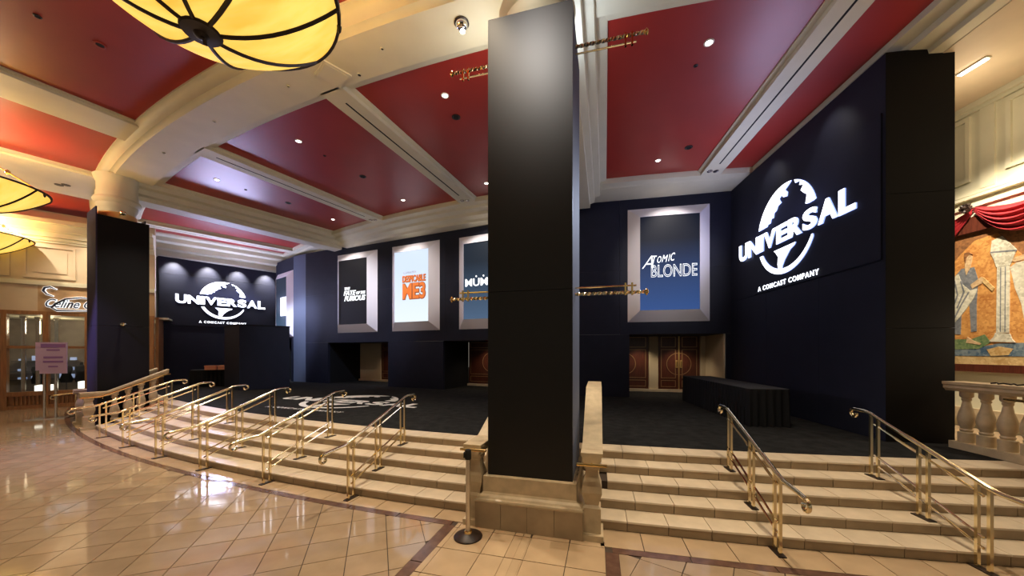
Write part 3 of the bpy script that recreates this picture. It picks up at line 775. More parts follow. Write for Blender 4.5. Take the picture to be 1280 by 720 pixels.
# along the ring beam soffit
p = pol(40.55, 16.77, ZS)
t = thing('eyeball_spotlight', 'chrome eyeball spotlight under the ring beam left of the tall column', 'light', p)
MB().lathe([(0.115, 0.0), (0.12, -0.02), (0.10, -0.03), (0.10, 0.005)], p, 20).build('trim_ring', M['iron'], t, smooth=True)
MB().lathe([(0.10, -0.02), (0.095, -0.06), (0.07, -0.095), (0.035, -0.112), (0.004, -0.115)], p, 20).build('chrome_ball', M['chrome'], t, smooth=True)
MB().lathe([(0.04, -0.085), (0.04, -0.125), (0.004, -0.128)], p + Vector((0.01, 0.03, 0)), 12).build('bulb', M['dl_on'], t)
spot('eyeball_lamp', p + Vector((0.05, -0.05, -0.2)), pol(41.6, 16.9, 0), 90, 62, 'neutral', 1.0, 0.08)
spot('column_spot', pol(43.6, 15.2, 7.5), pol(41.5, 14.9, 5.8), 150, 50, 'neutral', 1.0, 0.25)
p = pol(40.38, 20.77, ZS)
t = thing('ceiling_speaker_plate', 'square ivory speaker plate on the ring beam beside the hanging bowl lamp', 'speaker', p)
MB().box((p.x, p.y, ZS - 0.012), (0.50, 0.50, 0.03), -0.75).build('plate', M['plate'], t)
MB().box((p.x, p.y, ZS - 0.030), (0.43, 0.43, 0.012), -0.75).build('grille', M['plate'], t)
q = pol(40.2, 20.2, ZS)
fixture('smoke_detector', 'little ivory detector beside the square speaker plate', 'detector', 40.2, 20.1, ZS, 0.05, False, 'plate')
for R, b, lab in [(40.53, 18.95, 'between the speaker plate and the chrome spotlight'), (40.49, 22.3, 'just left of the speaker plate'), (40.48, 26.02, 'midway along the curve'), (40.49, 29.91, 'nearer the far column')]:
    fixture('ceiling_sensor', 'small round sensor under the ring beam ' + lab, 'sensor', R, b, ZS, 0.035, False, 'plate', 'ring beam sensors')
for b, lab in [(18.2, 'left of the tall column'), (25.2, 'mid-curve'), (31.2, 'nearer the far column'), (11.0, 'right of the tall column')]:
    pass
p = pol(40.58, 35.2, ZS); t = thing('twin_spotlight', 'twin recessed spotlight under the ring beam above the far column', 'light', p, 'twin spotlights')
for s in (-0.10, 0.10):
    MB().lathe([(0.05, -0.004), (0.085, -0.014), (0.09, 0.0), (0.05, 0.008)], p + Vector((s, 0.03 * s, 0)), 14).build('trim_ring', M['steel'], t)
    MB().lathe([(0.002, -0.006), (0.055, -0.006), (0.055, 0.0), (0.002, 0.0)], p + Vector((s, 0.03 * s, 0)), 14).build('lens', M['chrome'], t)
p = pol(41.75, 37.9, 7.66); t = thing('twin_spotlight', 'dark twin recessed spotlight in the cream lobby beam beside the hanging lamps', 'light', p, 'twin spotlights')
for s in (-0.11, 0.11):
    MB().lathe([(0.002, -0.004), (0.10, -0.012), (0.105, 0.0), (0.002, 0.008)], p + Vector((s, 0.04 * s, 0)), 14).build('trim_ring', M['iron'], t)
fixture('smoke_detector', 'dark red round detector on the lobby ceiling below the large bowl lamp', 'detector', 42.29, 25.82, 7.8, 0.09, False, 'red')
fixture('sprinkler_head', 'dark sprinkler plate on the red lobby ceiling at the corner', 'sprinkler', 42.96, 25.98, 7.8, 0.05, False, 'iron')

# ------------------------------------------------------------------ clad columns
def column(name, label, R, deg, w, ztop, center, yaw):
    c = pol(R, deg); rot = -math.radians(yaw)
    t = thing(name, label, 'column', c)
    zp = 0.60
    if center:
        hw = 0.66
        # tiled foot, moulded step, plinth
        MB().box((c.x, c.y, 0.15), (1.30, 1.30, 0.34), rot).build('plinth_foot', M['grout'], t)
        tv, nv = Vector((math.cos(rot), math.sin(rot), 0)), Vector((math.sin(rot), -math.cos(rot), 0))
        for i in range(4):
            for d, n_, in ((tv, nv), (nv, -tv), (-nv, tv), (-tv, -nv)):
                MB().obox(c + n_ * 0.65 + d * (-0.66 + 0.33 * i + 0.002) + Vector((0, 0, 0.001)), d * 0.326, n_ * 0.015, Vector((0, 0, 0.315))).build('plinth_tile', M['riser'], t)
        f = math.sqrt(2)
        MB().lathe([(0.665 * f, 0.317), (0.67 * f, 0.335), (0.665 * f, 0.355), (0.645 * f, 0.365), (0.63 * f, 0.385), (0.60 * f, 0.405), (0.585 * f, 0.43), (0.585 * f, 0.62), (0.56 * f, 0.63)], c, 4, rot=rot + PI / 4).build('plinth_moulding', M['stone'], t)
    h = w / 2; zb = 0.60 if center else 0.0
    tv, nv = Vector((math.cos(rot), math.sin(rot), 0)), Vector((math.sin(rot), -math.cos(rot), 0))
    for z0, z1 in ((zb, 2.95), (2.955, ztop)):
        MB().obox(c + nv * (h - 0.03) - tv * h + Vector((0, 0, z0)), tv * w, nv * 0.03, Vector((0, 0, z1 - z0))).build('cladding_panel', M['blackcol'] if center else M['violet_lit'], t)
        for s in (-1, 1):
            MB().obox(c + tv * (s * h) - nv * (h + 0.05) + Vector((0, 0, z0)), nv * (2 * h + 0.02), tv * (-s * 0.03), Vector((0, 0, z1 - z0 - (0.22 if z1 == ztop and not center else 0)))).build('cladding_panel', (M['pier'] if s > 0 else M['blackcol']) if center else M['black_end'], t)  # tall column's right side: blue-grey colour imitates cool light on black cladding
        MB().obox(c - nv * (h - 0.02) - tv * (h - 0.03) + Vector((0, 0, z0)), tv * (w - 0.06), nv * 0.03, Vector((0, 0, z1 - z0 - 0.12))).build('cladding_panel', M['blackcol'], t)
    if center:
        rows = []
        for i in range(9):
            x = -0.30 + 0.075 * i; rows.append([c + tv * (h + 0.012 + 0.02 * (i % 2)) + nv * x + Vector((0, 0, 0.36 if i > 1 else 0.30)), c + tv * (h + 0.03 + 0.012 * (i % 2)) + nv * x + Vector((0, 0, 0.64))])
        MB().sheet(rows).build('loose_drape', M['blackcloth'], t, fix=False)
    MB().lathe([(0.40, zb + 0.1), (0.40, ztop - 0.15)], c, 20).build('shaft', M['cream'], t, smooth=True)
    MB().lathe([(0.40, ztop - 0.2), (0.42, ztop - 0.18), (0.42, ztop - 0.02), (0.40, ztop)], c, 20).build('gilded_collar', M['gold'], t, smooth=True)
    MB().lathe([(0.38, ztop - 0.02), (0.40, ztop + 0.02), (0.40, ztop + 0.10), (0.43, ztop + 0.14), (0.45, ztop + 0.22), (0.45, ztop + 0.27), (0.50, ztop + 0.31), (0.53, ztop + 0.38), (0.50, ztop + 0.45), (0.46, ztop + 0.47), (0.46, ztop + 0.62), (0.44, 7.06), (0.44, 7.30), (0.50, 7.44), (0.52, 7.52)], c, 28).build('capital', M['cream'], t, smooth=True)
    return t, c, tv, nv
ct, cc, ctv, cnv = column('clad_column', 'tall black-clad square column on a stepped stone plinth between two balustrades', 41.0, 14.9, 1.07, 6.43, True, 14.9)
lt, lc, ltv, lnv = column('clad_column', 'far black-clad square column behind the sloping stone balustrade, near the shop', 40.78, 34.48, 1.06, 6.40, False, 31.0)

def twisted_bar(p, q, r):
    n = int((q - p).length / 0.018); path = [p + (q - p) * (i / n) for i in range(n + 1)]
    return MB().tube(path, r, 4, square=True, twist=0.42)
def banner_rail(label, c, tv, nv, z, dz, half, out, dirz=1):
    a = c + nv * out + Vector((0, 0, z))
    t = thing('banner_rail', label, 'rail', a, 'twisted brass banner rails on the tall column')
    twisted_bar(a - tv * half, a + tv * half, 0.023).build('twisted_bar', M['brass_pale'], t)
    b = a + nv * 0.0 + Vector((0, 0, dz))
    MB().tube([b - tv * (half - 0.12), b + tv * (half - 0.12)], 0.011, 8).build('thin_rod', M['brass_pale'], t)
    for s in (-1, 1):
        e = a + tv * (s * half)
        MB().lathe([(0.004, -0.045), (0.022, -0.02), (0.027, 0), (0.022, 0.02), (0.004, 0.045)], e, 10).build('finial', M['brass'], t, smooth=True)
        for k in (0.17, 0.25):
            g = a + tv * (s * (half - k))
            MB().box(tuple(g + Vector((0, 0, dz / 2))), (0.022, 0.03, abs(dz) + 0.07), math.atan2(tv.y, tv.x)).build('rod_clip', M['brass'], t)
    # wall bracket back to the column shaft
    return t
banner_rail('upper twisted brass banner rail sticking out on both sides of the tall column', cc + ctv * 0.10, ctv, cnv, 6.17, -0.095, 1.31, 0.15)
banner_rail('lower twisted brass banner rail sticking out on both sides of the tall column', cc + ctv * 0.10, ctv, cnv, 2.94, 0.085, 1.31, 0.15)
# little brass hooks left on the far column's cladding
for z in (2.99, 6.28):
    q = lc + ltv * 0.56 + lnv * 0.05 + Vector((0, 0, z))
    h = MB().tube([q - ltv * 0.02, q + ltv * 0.16, q + ltv * 0.26 + Vector((0, 0, 0.02))], 0.03, 8).build('banner_hook', M['brass_pale'], lt)
    h['label'] = 'short brass banner hook'
    MB().lathe([(0.005, -0.07), (0.06, -0.04), (0.075, 0), (0.06, 0.04), (0.005, 0.07)], q + ltv * 0.30, 12).build('knob', M['brass_pale'], h, smooth=True)

# ------------------------------------------------------------------ balustrades
def baluster_prof(H, r):
    return [(r * 0.80, 0), (r * 0.80, H * 0.10), (r * 0.55, H * 0.12), (r * 0.60, H * 0.15), (r * 0.85, H * 0.22), (r, H * 0.32), (r * 0.92, H * 0.42), (r * 0.66, H * 0.55), (r * 0.46, H * 0.68), (r * 0.42, H * 0.78), (r * 0.62, H * 0.82), (r * 0.62, H * 0.85), (r * 0.5, H * 0.87), (r * 0.80, H * 0.90), (r * 0.80, H)]
def stair_balustrade(label, deg, Rn, Rf, zn, z_far, w=0.25, flat_far=True, lean=0.0, handrail=0, nb=4, group=None):
    """slopes with the steps at a bearing; near end post stands on the floor"""
    p0 = pol(Rn, deg); t = thing('stone_balustrade', label, 'balustrade', p0, group)
    a = math.radians(deg); fwd = (pol(Rf, deg) - p0).normalized(); side = Vector((math.cos(a), -math.sin(a), 0))
    def at(s, x, z): return p0 + fwd * s + side * x + Vector((0, 0, z))
    slope = RISE / TREAD
    s_top = Rn - RTOP                      # where the steps end
    L = Rn - Rf
    def ztread(s): return max(0.0, min(HS, (s - (Rn - R0)) * slope + 0.5 * RISE))
    cap0 = 0.42
    def zrail(s):
        if s < cap0: return zn
        return min(z_far, zn + (s - cap0) * (z_far - zn) / max(0.3, s_top - cap0 + 0.15))
    brk = min(L, s_top + 0.15)
    ss = [-0.10, cap0, brk, L + 0.08] if L > brk + 0.1 else [-0.10, cap0, L + 0.1]
    nmz = ['rail_block', 'sloping_rail', 'level_rail']
    for i in range(len(ss) - 1):
        rings = []
        for s in (ss[i], ss[i + 1]):
            z = zrail(s); h = w / 2
            rings.append([at(s, x, z + dz) for x, dz in ((-h, 0), (h, 0), (h, -0.035), (h * 0.86, -0.05), (h * 0.86, -0.085), (h * 0.62, -0.13), (-h * 0.62, -0.13), (-h * 0.86, -0.085), (-h * 0.86, -0.05), (-h, -0.035))])
        MB().quadstrip(rings, cap0=True, cap1=True).build(nmz[i], M['stone'], t)
    # end post: square base, half-baluster face, square neck
    hb = w / 2
    MB().obox(at(-0.10, -hb * 1.05, 0), side * hb * 2.1, fwd * 0.36, Vector((0, 0, 0.07))).build('post_base', M['stone'], t)
    f = math.sqrt(2); pc = at(0.06, 0, 0)
    MB().lathe([(r * f, z) for r, z in ((hb * .82, .07), (hb * .82, .36), (hb * .62, .39), (hb * .70, .44), (hb * .92, .54), (hb * .88, .62), (hb * .60, .74), (hb * .56, .80), (hb * .72, .83), (hb * .72, .90), (hb * .90, zn - .13))], tuple(pc), 4, rot=-a + PI / 4).build('end_post', M['stone'], t, smooth=False)
    for i in range(nb):
        s = 0.42 + (L - 0.52) * (i + 0.5) / nb
        zb, zt = ztread(s) - 0.02, zrail(s) - 0.10
        q = at(s, 0, zb)
        MB().lathe([(r, z) for r, z in baluster_prof(zt - zb, w * 0.42)], tuple(q), 10).build('baluster', M['stone'], t, smooth=True)
    # foot course on the steps
    if handrail:
        hx = handrail * (w / 2 + 0.07)
        path = [at(-0.12, hx, zn - 0.13), at(0.25, hx, zn - 0.13), at(brk, hx, z_far - 0.17), at(brk + 0.12, hx, z_far - 0.16)]
        MB().tube(path, 0.021, 8).build('wall_handrail', M['brass'], t, smooth=True)
        for s in (0.3, brk - 0.05):
            MB().tube([at(s, hx, zrail(s) - 0.17), at(s, hx * 0.6, zrail(s) - 0.17)], 0.012, 6).build('rail_bracket', M['brass'], t)
    return t, at
stair_balustrade('sloping stone balustrade on the left side of the tall column, steel stanchion before it', 15.88, 41.55, 38.7, 1.02, 1.60, 0.24, nb=7, group='stair balustrades')
stair_balustrade('sloping stone balustrade on the right side of the tall column', 13.85, 41.55, 38.7, 1.02, 1.60, 0.25, nb=7, group='stair balustrades')
stair_balustrade('sloping stone balustrade in front of the far column, with a brass wall handrail', 33.4, 41.50, 39.9, 1.04, 1.63, 0.26, handrail=1, nb=4, group='stair balustrades')
stair_balustrade('stone balustrade end beyond the far column, by the shop window', 35.4, 41.5, 39.9, 1.04, 1.63, 0.26, handrail=-1, nb=4, group='stair balustrades')
# short brass rails on the two near end posts
for deg, z, lab in ((15.83, 0.97, 'left'), (13.85, 0.90, 'right')):
    p = pol(41.70, deg, z); t = thing('brass_grab_bar', 'short level brass bar on the end post of the balustrade %s of the tall column' % lab, 'rail', p, 'grab bars on end posts')
    a = math.radians(deg); sd = Vector((math.cos(a), -math.sin(a), 0)); fw = Vector((math.sin(a), math.cos(a), 0))
    MB().tube([p - sd * 0.17, p + sd * 0.17], 0.018, 8).build('bar', M['brass'], t, smooth=True)
    MB().tube([p, p + fw * 0.10], 0.012, 6).build('bracket', M['brass'], t)
# level balustrade at the right edge of the stage
bear = 5.42; pA, pB = pol(38.85, bear, HS), pol(41.6, bear, HS)
t = thing('level_balustrade', 'level stone balustrade of stout vase balusters at the right edge of the stage', 'balustrade', pol(40, bear, HS))
fw = (pB - pA).normalized(); sd = Vector((math.cos(math.radians(bear)), -math.sin(math.radians(bear)), 0)); Lb = (pB - pA).length
rings = []
for q in (pA - fw * 0.05, pB):
    rings.append([q + sd * x + Vector((0, 0, z)) for x, z in ((-0.05, 1.09), (0.30, 1.09), (0.30, 1.05), (0.28, 1.03), (0.28, 0.99), (0.24, 0.94), (0.01, 0.94), (-0.03, 0.99), (-0.03, 1.03), (-0.05, 1.05))])
MB().quadstrip(rings, cap0=True, cap1=True).build('top_rail', M['stone'], t)
MB().obox(pA, fw * Lb, sd * 0.26, Vector((0, 0, 0.12))).build('bottom_rail', M['stone'], t)
n = int(Lb / 0.255)
for i in range(n):
    q = pA + fw * (0.13 + i * 0.255) + sd * 0.13 + Vector((0, 0, 0.12))
    MB().lathe([(r, z) for r, z in ((.098, 0), (.098, .16), (.065, .17), (.078, .20), (.065, .22), (.094, .30), (.106, .37), (.092, .46), (.062, .56), (.045, .66), (.058, .68), (.058, .70), (.05, .705), (.078, .74), (.078, .83))], tuple(q), 12, rot=-math.radians(bear)).build('baluster', M['stone'], t, smooth=True)

# ------------------------------------------------------------------ brass handrails
def make_handrail():
    t = thing('stair_handrail', 'x', 'handrail', (0, 0, 0), 'brass handrails on the curved steps', rz=1e-9)
    m = M['brass_pale']
    sl = RISE / TREAD
    st = [(-0.12, 0.0), (0.48, 2 * RISE), (1.14, 4 * RISE)]
    def ztop(y): return 0.86 + sl * (y + 0.12)
    yb, yt = -0.20, 1.24
    # top rail with level ends and scrolls
    path = [(0, -0.62, ztop(yb) - 0.045), (0, -0.50, ztop(yb) - 0.03), (0, yb - 0.06, ztop(yb) - 0.012), (0, yb + 0.03, ztop(yb + 0.03)), (0, yt - 0.03, ztop(yt - 0.03)), (0, yt + 0.04, ztop(yt) + 0.004), (0, yt + 0.24, ztop(yt) + 0.006)]
    MB().tube(path, 0.024, 10).build('top_rail', m, t, smooth=True)
    def scroll(y, z, sg):
        pts = []
        for i in range(15):
            a = PI / 2 - sg * i * PI * 1.55 / 14; r = 0.062 - 0.0016 * i
            pts.append((0, y + r * math.cos(a), z - 0.062 + r * math.sin(a)))
        return MB().tube(pts, 0.020, 8)
    scroll(yt + 0.24, ztop(yt) + 0.006, 1).build('upper_scroll', m, t, smooth=True)
    scroll(-0.62, ztop(yb) - 0.045, -1).build('lower_scroll', m, t, smooth=True)
    MB().tube([(0, -0.12, ztop(-0.12) - 0.115), (0, 1.14, ztop(1.14) - 0.115)], 0.015, 8).build('second_rail', m, t, smooth=True)
    for dz in (0.20, 0.31):
        MB().tube([(0, -0.12, dz + 0.02), (0, 1.14, dz + 0.02 + sl * 1.26)], 0.013, 8).build('low_rail', m, t, smooth=True)
    for y, z in st:
        for dy in (-0.055, 0.055):
            MB().box((0, y + dy, (z + ztop(y + dy)) / 2 - 0.005), (0.03, 0.03, ztop(y + dy) - z - 0.01)).build('post', m, t)
        MB().box((0, y, z + 0.006), (0.08, 0.22, 0.012)).build('base_plate', M['iron'], t)
    return t
HL = [(31.0, 'sixth'), (28.45, 'fifth'), (26.02, 'fourth'), (23.67, 'third'), (21.2, 'second'), (18.72, 'first')]
proto = make_handrail(); first = True
def rail(deg, label, group):
    global first
    loc, rz = pol(R0, deg), -math.radians(deg)
    if first: o = proto; first = False; o.location = loc; o.rotation_euler = (0, 0, rz)
    else: o = copy_tree(proto, loc, rz)
    o['label'] = label; o['group'] = group
for deg, k in HL:
    rail(deg, 'brass stair handrail on the curved steps, the %s counting from the tall column' % k, 'brass handrails on the curved steps')
rail(11.12, 'brass stair handrail on the right steps, the one nearer the tall column', 'brass handrails on the right steps')
rail(8.55, 'brass stair handrail on the right steps, the one below the black end wall', 'brass handrails on the right steps')
rail(37.4, 'brass stair handrail beyond the far column, in front of the shop', 'brass handrails on the far steps')

# ------------------------------------------------------------------ hanging bowl lamps
def bowl_lamp(label, c, a=1.31, b=0.66, power=130, flat=False):
    """c: lowest point of the bowl"""
    c = Vector(c); t = thing('bowl_lamp', label, 'lamp', c, 'hanging alabaster bowl lamps')
    def prof(r): return b * (r / a) ** 2.0
    P = [(a * i / 12, prof(a * i / 12)) for i in range(0, 13)]
    out = [(max(r, 0.004), z) for r, z in P]; inn = [(max(r - 0.02, 0.004), z + 0.02) for r, z in reversed(P)]
    MB().lathe(out + inn, c, 56).build('bowl', M['alabaster'], t, smooth=True)
    MB().quadstrip([[c + Vector(((a + dr) * math.cos(q), (a + dr) * math.sin(q), b + dz)) for dr, dz in ((-0.012, -0.02), (0.022, -0.02), (0.03, 0.015), (-0.012, 0.02))] for q in [2 * PI * i / 64 for i in range(65)]]).build('rim', M['iron'], t)
    MB().lathe([(0.004, -0.075), (0.05, -0.06), (0.07, -0.03), (0.17, -0.02), (0.185, 0.0), (0.17, 0.02), (0.004, 0.02)], c, 20).build('hub', M['iron'], t, smooth=True)
    MB().tube([c + Vector((0, 0, -0.06)), c + Vector((0.05, -0.02, -0.10)), c + Vector((0.03, 0.02, -0.12))], 0.02, 6).build('hook', M['iron'], t)
    for k in range(8):
        q = 2 * PI * k / 8 + 0.33
        path = [c + Vector((r * math.cos(q), r * math.sin(q), prof(r) - 0.008)) for r in [0.12 + (a - 0.12) * i / 9 for i in range(10)]]
        MB().tube(path, 0.023, 6).build('rib', M['iron'], t, smooth=True)
    top = c + Vector((0, 0, 1.55))
    for k in range(3):
        q = 2 * PI * k / 3 + 0.5
        e = c + Vector(((a - 0.02) * math.cos(q), (a - 0.02) * math.sin(q), b))
        MB().tube([e, top], 0.016, 6).build('suspension_rod', M['brass'], t, smooth=True)
        m_ = e.lerp(top, 0.45)
        MB().lathe([(0.004, -0.06), (0.045, -0.03), (0.05, 0), (0.045, 0.03), (0.004, 0.06)], m_, 10).build('knob', M['brass'], t, smooth=True)
        MB().lathe([(0.004, -0.09), (0.022, -0.06), (0.03, 0.0), (0.004, 0.02)], c + Vector(((a + 0.01) * math.cos(q), (a + 0.01) * math.sin(q), b - 0.02)), 8).build('rim_finial', M['iron'], t)
    MB().lathe([(0.03, -0.08), (0.08, 0), (0.03, 0.08)], top, 12).build('upper_hub', M['brass'], t, smooth=True)
    MB().tube([top, (top.x, top.y, 7.82)], 0.025, 8).build('stem', M['brass'], t, smooth=True)
    MB().lathe([(0.14, 7.74), (0.16, 7.80), (0.05, 7.70)], (top.x, top.y, 0), 16).build('ceiling_rose', M['brass'], t)
    point('bowl_lamp_light', c + Vector((0, 0, b + 0.35)), power, 'warm', 0.25)
    return t
bowl_lamp('huge glowing amber bowl lamp hanging closest, its dark hub and ribs seen from below', (-3.31, 3.75, 5.60), power=34)
bowl_lamp('glowing amber bowl lamp, upper of the two smaller ones over the lobby', (-13.19, 8.43, 5.60), power=60)
bowl_lamp('glowing amber bowl lamp, lower and farther of the two smaller ones', (-18.75, 12.2, 5.60), power=60)

# ------------------------------------------------------------------ stage furniture and small things
def skirted_table(label, corners, ztop, pleat=0.15, amp=0.030, group=None):
    base = Vector((sum(p[0] for p in corners) / 4, sum(p[1] for p in corners) / 4, HS))
    t = thing('skirted_table', label, 'table', base, group)
    C = [Vector((p[0], p[1], 0)) for p in corners]; ctr = sum(C, Vector()) / 4
    # rounded outline
    out = []
    for i in range(4):
        a, b, c = C[i - 1], C[i], C[(i + 1) % 4]; r = 0.06
        p, q = b + (a - b).normalized() * r, b + (c - b).normalized() * r
        for k in range(5):
            u = k / 4; out.append(p * (1 - u) ** 2 + b * 2 * u * (1 - u) + q * u * u)
    MB().prism([(p.x, p.y) for p in out], ztop - 0.03, ztop).build('table_top', M['tabletop'], t)
    pts = []
    for i in range(len(out)):
        a, b = out[i], out[(i + 1) % len(out)]; n = max(1, int((b - a).length / 0.028))
        for k in range(n): pts.append(a.lerp(b, k / n))
    rows = [[], [], []]; s = 0
    for i, p in enumerate(pts):
        s += (pts[i] - pts[i - 1]).length if i else 0
        d = (p - ctr).normalized(); w = math.sin(2 * PI * s / pleat) + 0.4 * math.sin(2 * PI * s / (pleat * 2.7) + 1)
        for r, (z, k) in zip(rows, ((ztop - 0.012, 0.15), ((ztop + HS) / 2, 0.9), (HS + 0.006, 1.5))):
            r.append((p.x + d.x * (0.006 + amp * w * k), p.y + d.y * (0.006 + amp * w * k), z))
    MB().quadstrip(rows).build('skirt', M['blackcloth'], t, smooth=True, fix=False)
    return t
skirted_table('long table with a pleated black skirt standing before the right black wall', [(4.98, 7.40), (5.78, 7.30), (6.32, 11.2), (5.52, 11.4)], 1.41)
skirted_table('small black-skirted table with two orange boxes before the far sign wall', [(-14.05, 15.35), (-12.55, 16.15), (-12.9, 16.7), (-14.4, 15.9)], 1.37)
for (x, y), lab in (((-13.45, 15.72), 'left'), ((-13.05, 15.94), 'right')):
    t = thing('card_box', 'orange lidded card box, the %s one on the far black table' % lab, 'box', (x, y, 1.372), 'orange boxes on the far table')
    MB().box((x, y, 1.372 + 0.07), (0.38, 0.26, 0.14), 0.49).build('box_body', M['orange'], t)
    MB().box((x, y, 1.372 + 0.16), (0.40, 0.28, 0.05), 0.49).build('lid', M['orange'], t)
# logo laid into the carpet
t = thing('carpet_logo', 'large white globe logo lying flat on the black stage carpet', 'logo', (-5.15, 11.08, HS))
logo(t, (-5.15, 11.10, HS + 0.004), Vector((0.934, -0.357, 0)), Vector((0.357, 0.934, 0)), UP, 5.4, M['white'], M['white'], thick=0.004, tag_w=0.52)
# belt stanchion
def stanchion(label, x, y, group=None):
    t = thing('belt_stanchion', label, 'stanchion', (x, y, 0), group)
    MB().lathe([(0.165, 0), (0.17, 0.012), (0.16, 0.025), (0.05, 0.05), (0.035, 0.06)], (x, y, 0), 28).build('base', M['iron'] if group is None else M['steel'], t, smooth=True)
    MB().lathe([(0.05, 0.04), (0.045, 0.075), (0.03, 0.08)], (x, y, 0), 16).build('collar', M['brass'], t, smooth=True)
    MB().lathe([(0.028, 0.05), (0.028, 0.93)], (x, y, 0), 16).build('pole', M['steel'], t, smooth=True)
    MB().lathe([(0.035, 0.92), (0.038, 0.93), (0.038, 1.02), (0.03, 1.035), (0.004, 1.04)], (x, y, 0), 16).build('belt_head', M['dark'], t, smooth=True)
    MB().box((x - 0.042, y - 0.01, 0.975), (0.02, 0.05, 0.06)).build('belt_clip', M['dark'], t)
stanchion('steel belt stanchion with a round black base before the tall column', -0.52, 4.17)
# lilac sign stand
M['lilac'] = mat('lilac_board', (0.55, 0.40, 0.62), 0.5)
M['lilac_dark'] = mat('purple_print', (0.28, 0.14, 0.40), 0.6)
x0, y0 = -15.15, 11.55; ang = 0.42
ex = Vector((math.cos(ang), math.sin(ang), 0)); en = Vector((ex.y, -ex.x, 0))
t = thing('sign_stand', 'lilac notice board on two thin poles in the lobby before the shop', 'sign', (x0, y0, 0))
for s in (-0.13, 0.13):
    p = Vector((x0, y0, 0)) + ex * s
    MB().tube([p + Vector((0, 0, 0.02)), p + Vector((0, 0, 1.5))], 0.03, 10).build('pole', M['steel'], t, smooth=True)
MB().box((x0, y0, 0.012), (0.9, 0.45, 0.024), ang).build('base', M['steel'], t)
def board(o, w, h, z):
    o = Vector(o)
    return MB().obox(o - ex * (w / 2) + Vector((0, 0, z)), ex * w, en * 0.03, Vector((0, 0, h)))
fbd = board((x0 + 0.16, y0 - 0.03, 0), 0.62, 1.02, 1.47).build('front_board', M['lilac'], t)
board((x0 - 0.06, y0 + 0.08, 0), 0.70, 0.92, 1.57).build('rear_board', M['lilac'], t)
o = Vector((x0 + 0.16, y0 - 0.03, 0)) + en * 0.032
for z, w, h in ((2.38, 0.56, 0.12), (2.24, 0.30, 0.05), (2.0, 0.44, 0.06), (1.86, 0.46, 0.06), (1.70, 0.22, 0.05)):
    MB().obox(o - ex * (w / 2) + Vector((0, 0, z - h / 2)), ex * w, en * 0.004, Vector((0, 0, h))).build('print_line', M['lilac_dark'], fbd)

# ------------------------------------------------------------------ shop and panelled wall at the far left
SF = Line((-18.9, 13.08), (0.8, 0.6))
def bar(par, name, m, a0, a1, z0, z1, o0, o1):
    mb = MB(); SF.slab(mb, a0, a1, z0, z1, o0, o1); return mb.build(name, m, par)
mb = MB(); SF.slab(mb, -13, 4.0, 4.85, 7.6, -0.2, 0); wfl = struct(mb.build('wall_far_left', M['cream_warm'], origin=SF.at(0, 4.85)))
for a0, a1 in ((-2.75, -1.45), (-1.15, 0.15), (0.45, 1.75), (2.05, 3.35)):
    for (b0, b1, c0, c1) in ((a0, a1, 5.02, 5.10), (a0, a1, 6.22, 6.30), (a0, a0 + 0.08, 5.10, 6.22), (a1 - 0.08, a1, 5.10, 6.22)):
        bar(wfl, 'panel_moulding', M['cream_warm'], b0, b1, c0, c1, 0, 0.05)
    bar(wfl, 'raised_panel', M['cream_warm'], a0 + 0.22, a1 - 0.22, 5.24, 6.08, 0, 0.03)
for z0, z1, o in ((4.75, 4.86, 0.10), (4.86, 4.92, 0.06), (6.42, 6.50, 0.06), (6.50, 6.62, 0.12), (6.62, 6.80, 0.22), (6.80, 6.86, 0.30), (6.86, 7.10, 0.34), (7.10, 7.25, 0.5)):
    bar(wfl, 'cornice_moulding', M['cream'], -13, 4.0, z0, z1, 0, o)
sf = thing('storefront', 'honey-wood shopfront with tall glass panes beyond the far column', 'shop', SF.at(1.0, 0))
bar(sf, 'fascia', M['cream_warm'], -6, 0.80, 3.72, 4.80, -0.15, 0.02)
bar(sf, 'fascia', M['wood_pale'], 0.80, 4.0, 3.72, 4.80, -0.15, 0.02)
bar(sf, 'header_rail', M['wood'], -6, 4.0, 3.60, 3.74, -0.12, 0.06)
bar(sf, 'transom_rail', M['wood'], -6, 4.0, 2.30, 2.40, -0.10, 0.04)
bar(sf, 'sill_rail', M['wood'], -6, 4.0, 0.50, 0.66, -0.12, 0.06)
bar(sf, 'foot_rail', M['wood'], -6, 4.0, 0.0, 0.14, -0.12, 0.06)
mb = MB(); SF.slab(mb, -13, -6, 0, 4.85, -0.2, 0); struct(mb.build('wall_far_left_end', M['cream_warm'], origin=SF.at(-9, 0)))
posts = [-5.9, -5.25, -4.2, -3.15, -2.1, -1.05, 0.02, 1.0, 2.06, 3.1, 3.9]
for a in posts: bar(sf, 'post', M['wood'], a - 0.07, a + 0.07, 0.0, 3.72, -0.13, 0.07)
for a, b in zip(posts[:-1], posts[1:]):
    bar(sf, 'lower_pane', M['glass'], a + 0.07, b - 0.07, 0.66, 2.30, -0.045, -0.035)
    bar(sf, 'upper_pane', M['glass'], a + 0.07, b - 0.07, 2.40, 3.60, -0.045, -0.035)
    k0 = bar(sf, 'kick_panel', M['wood'], a + 0.07, b - 0.07, 0.14, 0.50, -0.08, -0.03)
    n = 7
    for i in range(n):
        x = a + 0.2 + (b - a - 0.4) * i / (n - 1)
        bar(sf, 'slat', M['wood'], x - 0.02, x + 0.02, 0.16, 0.48, -0.03, 0.02)
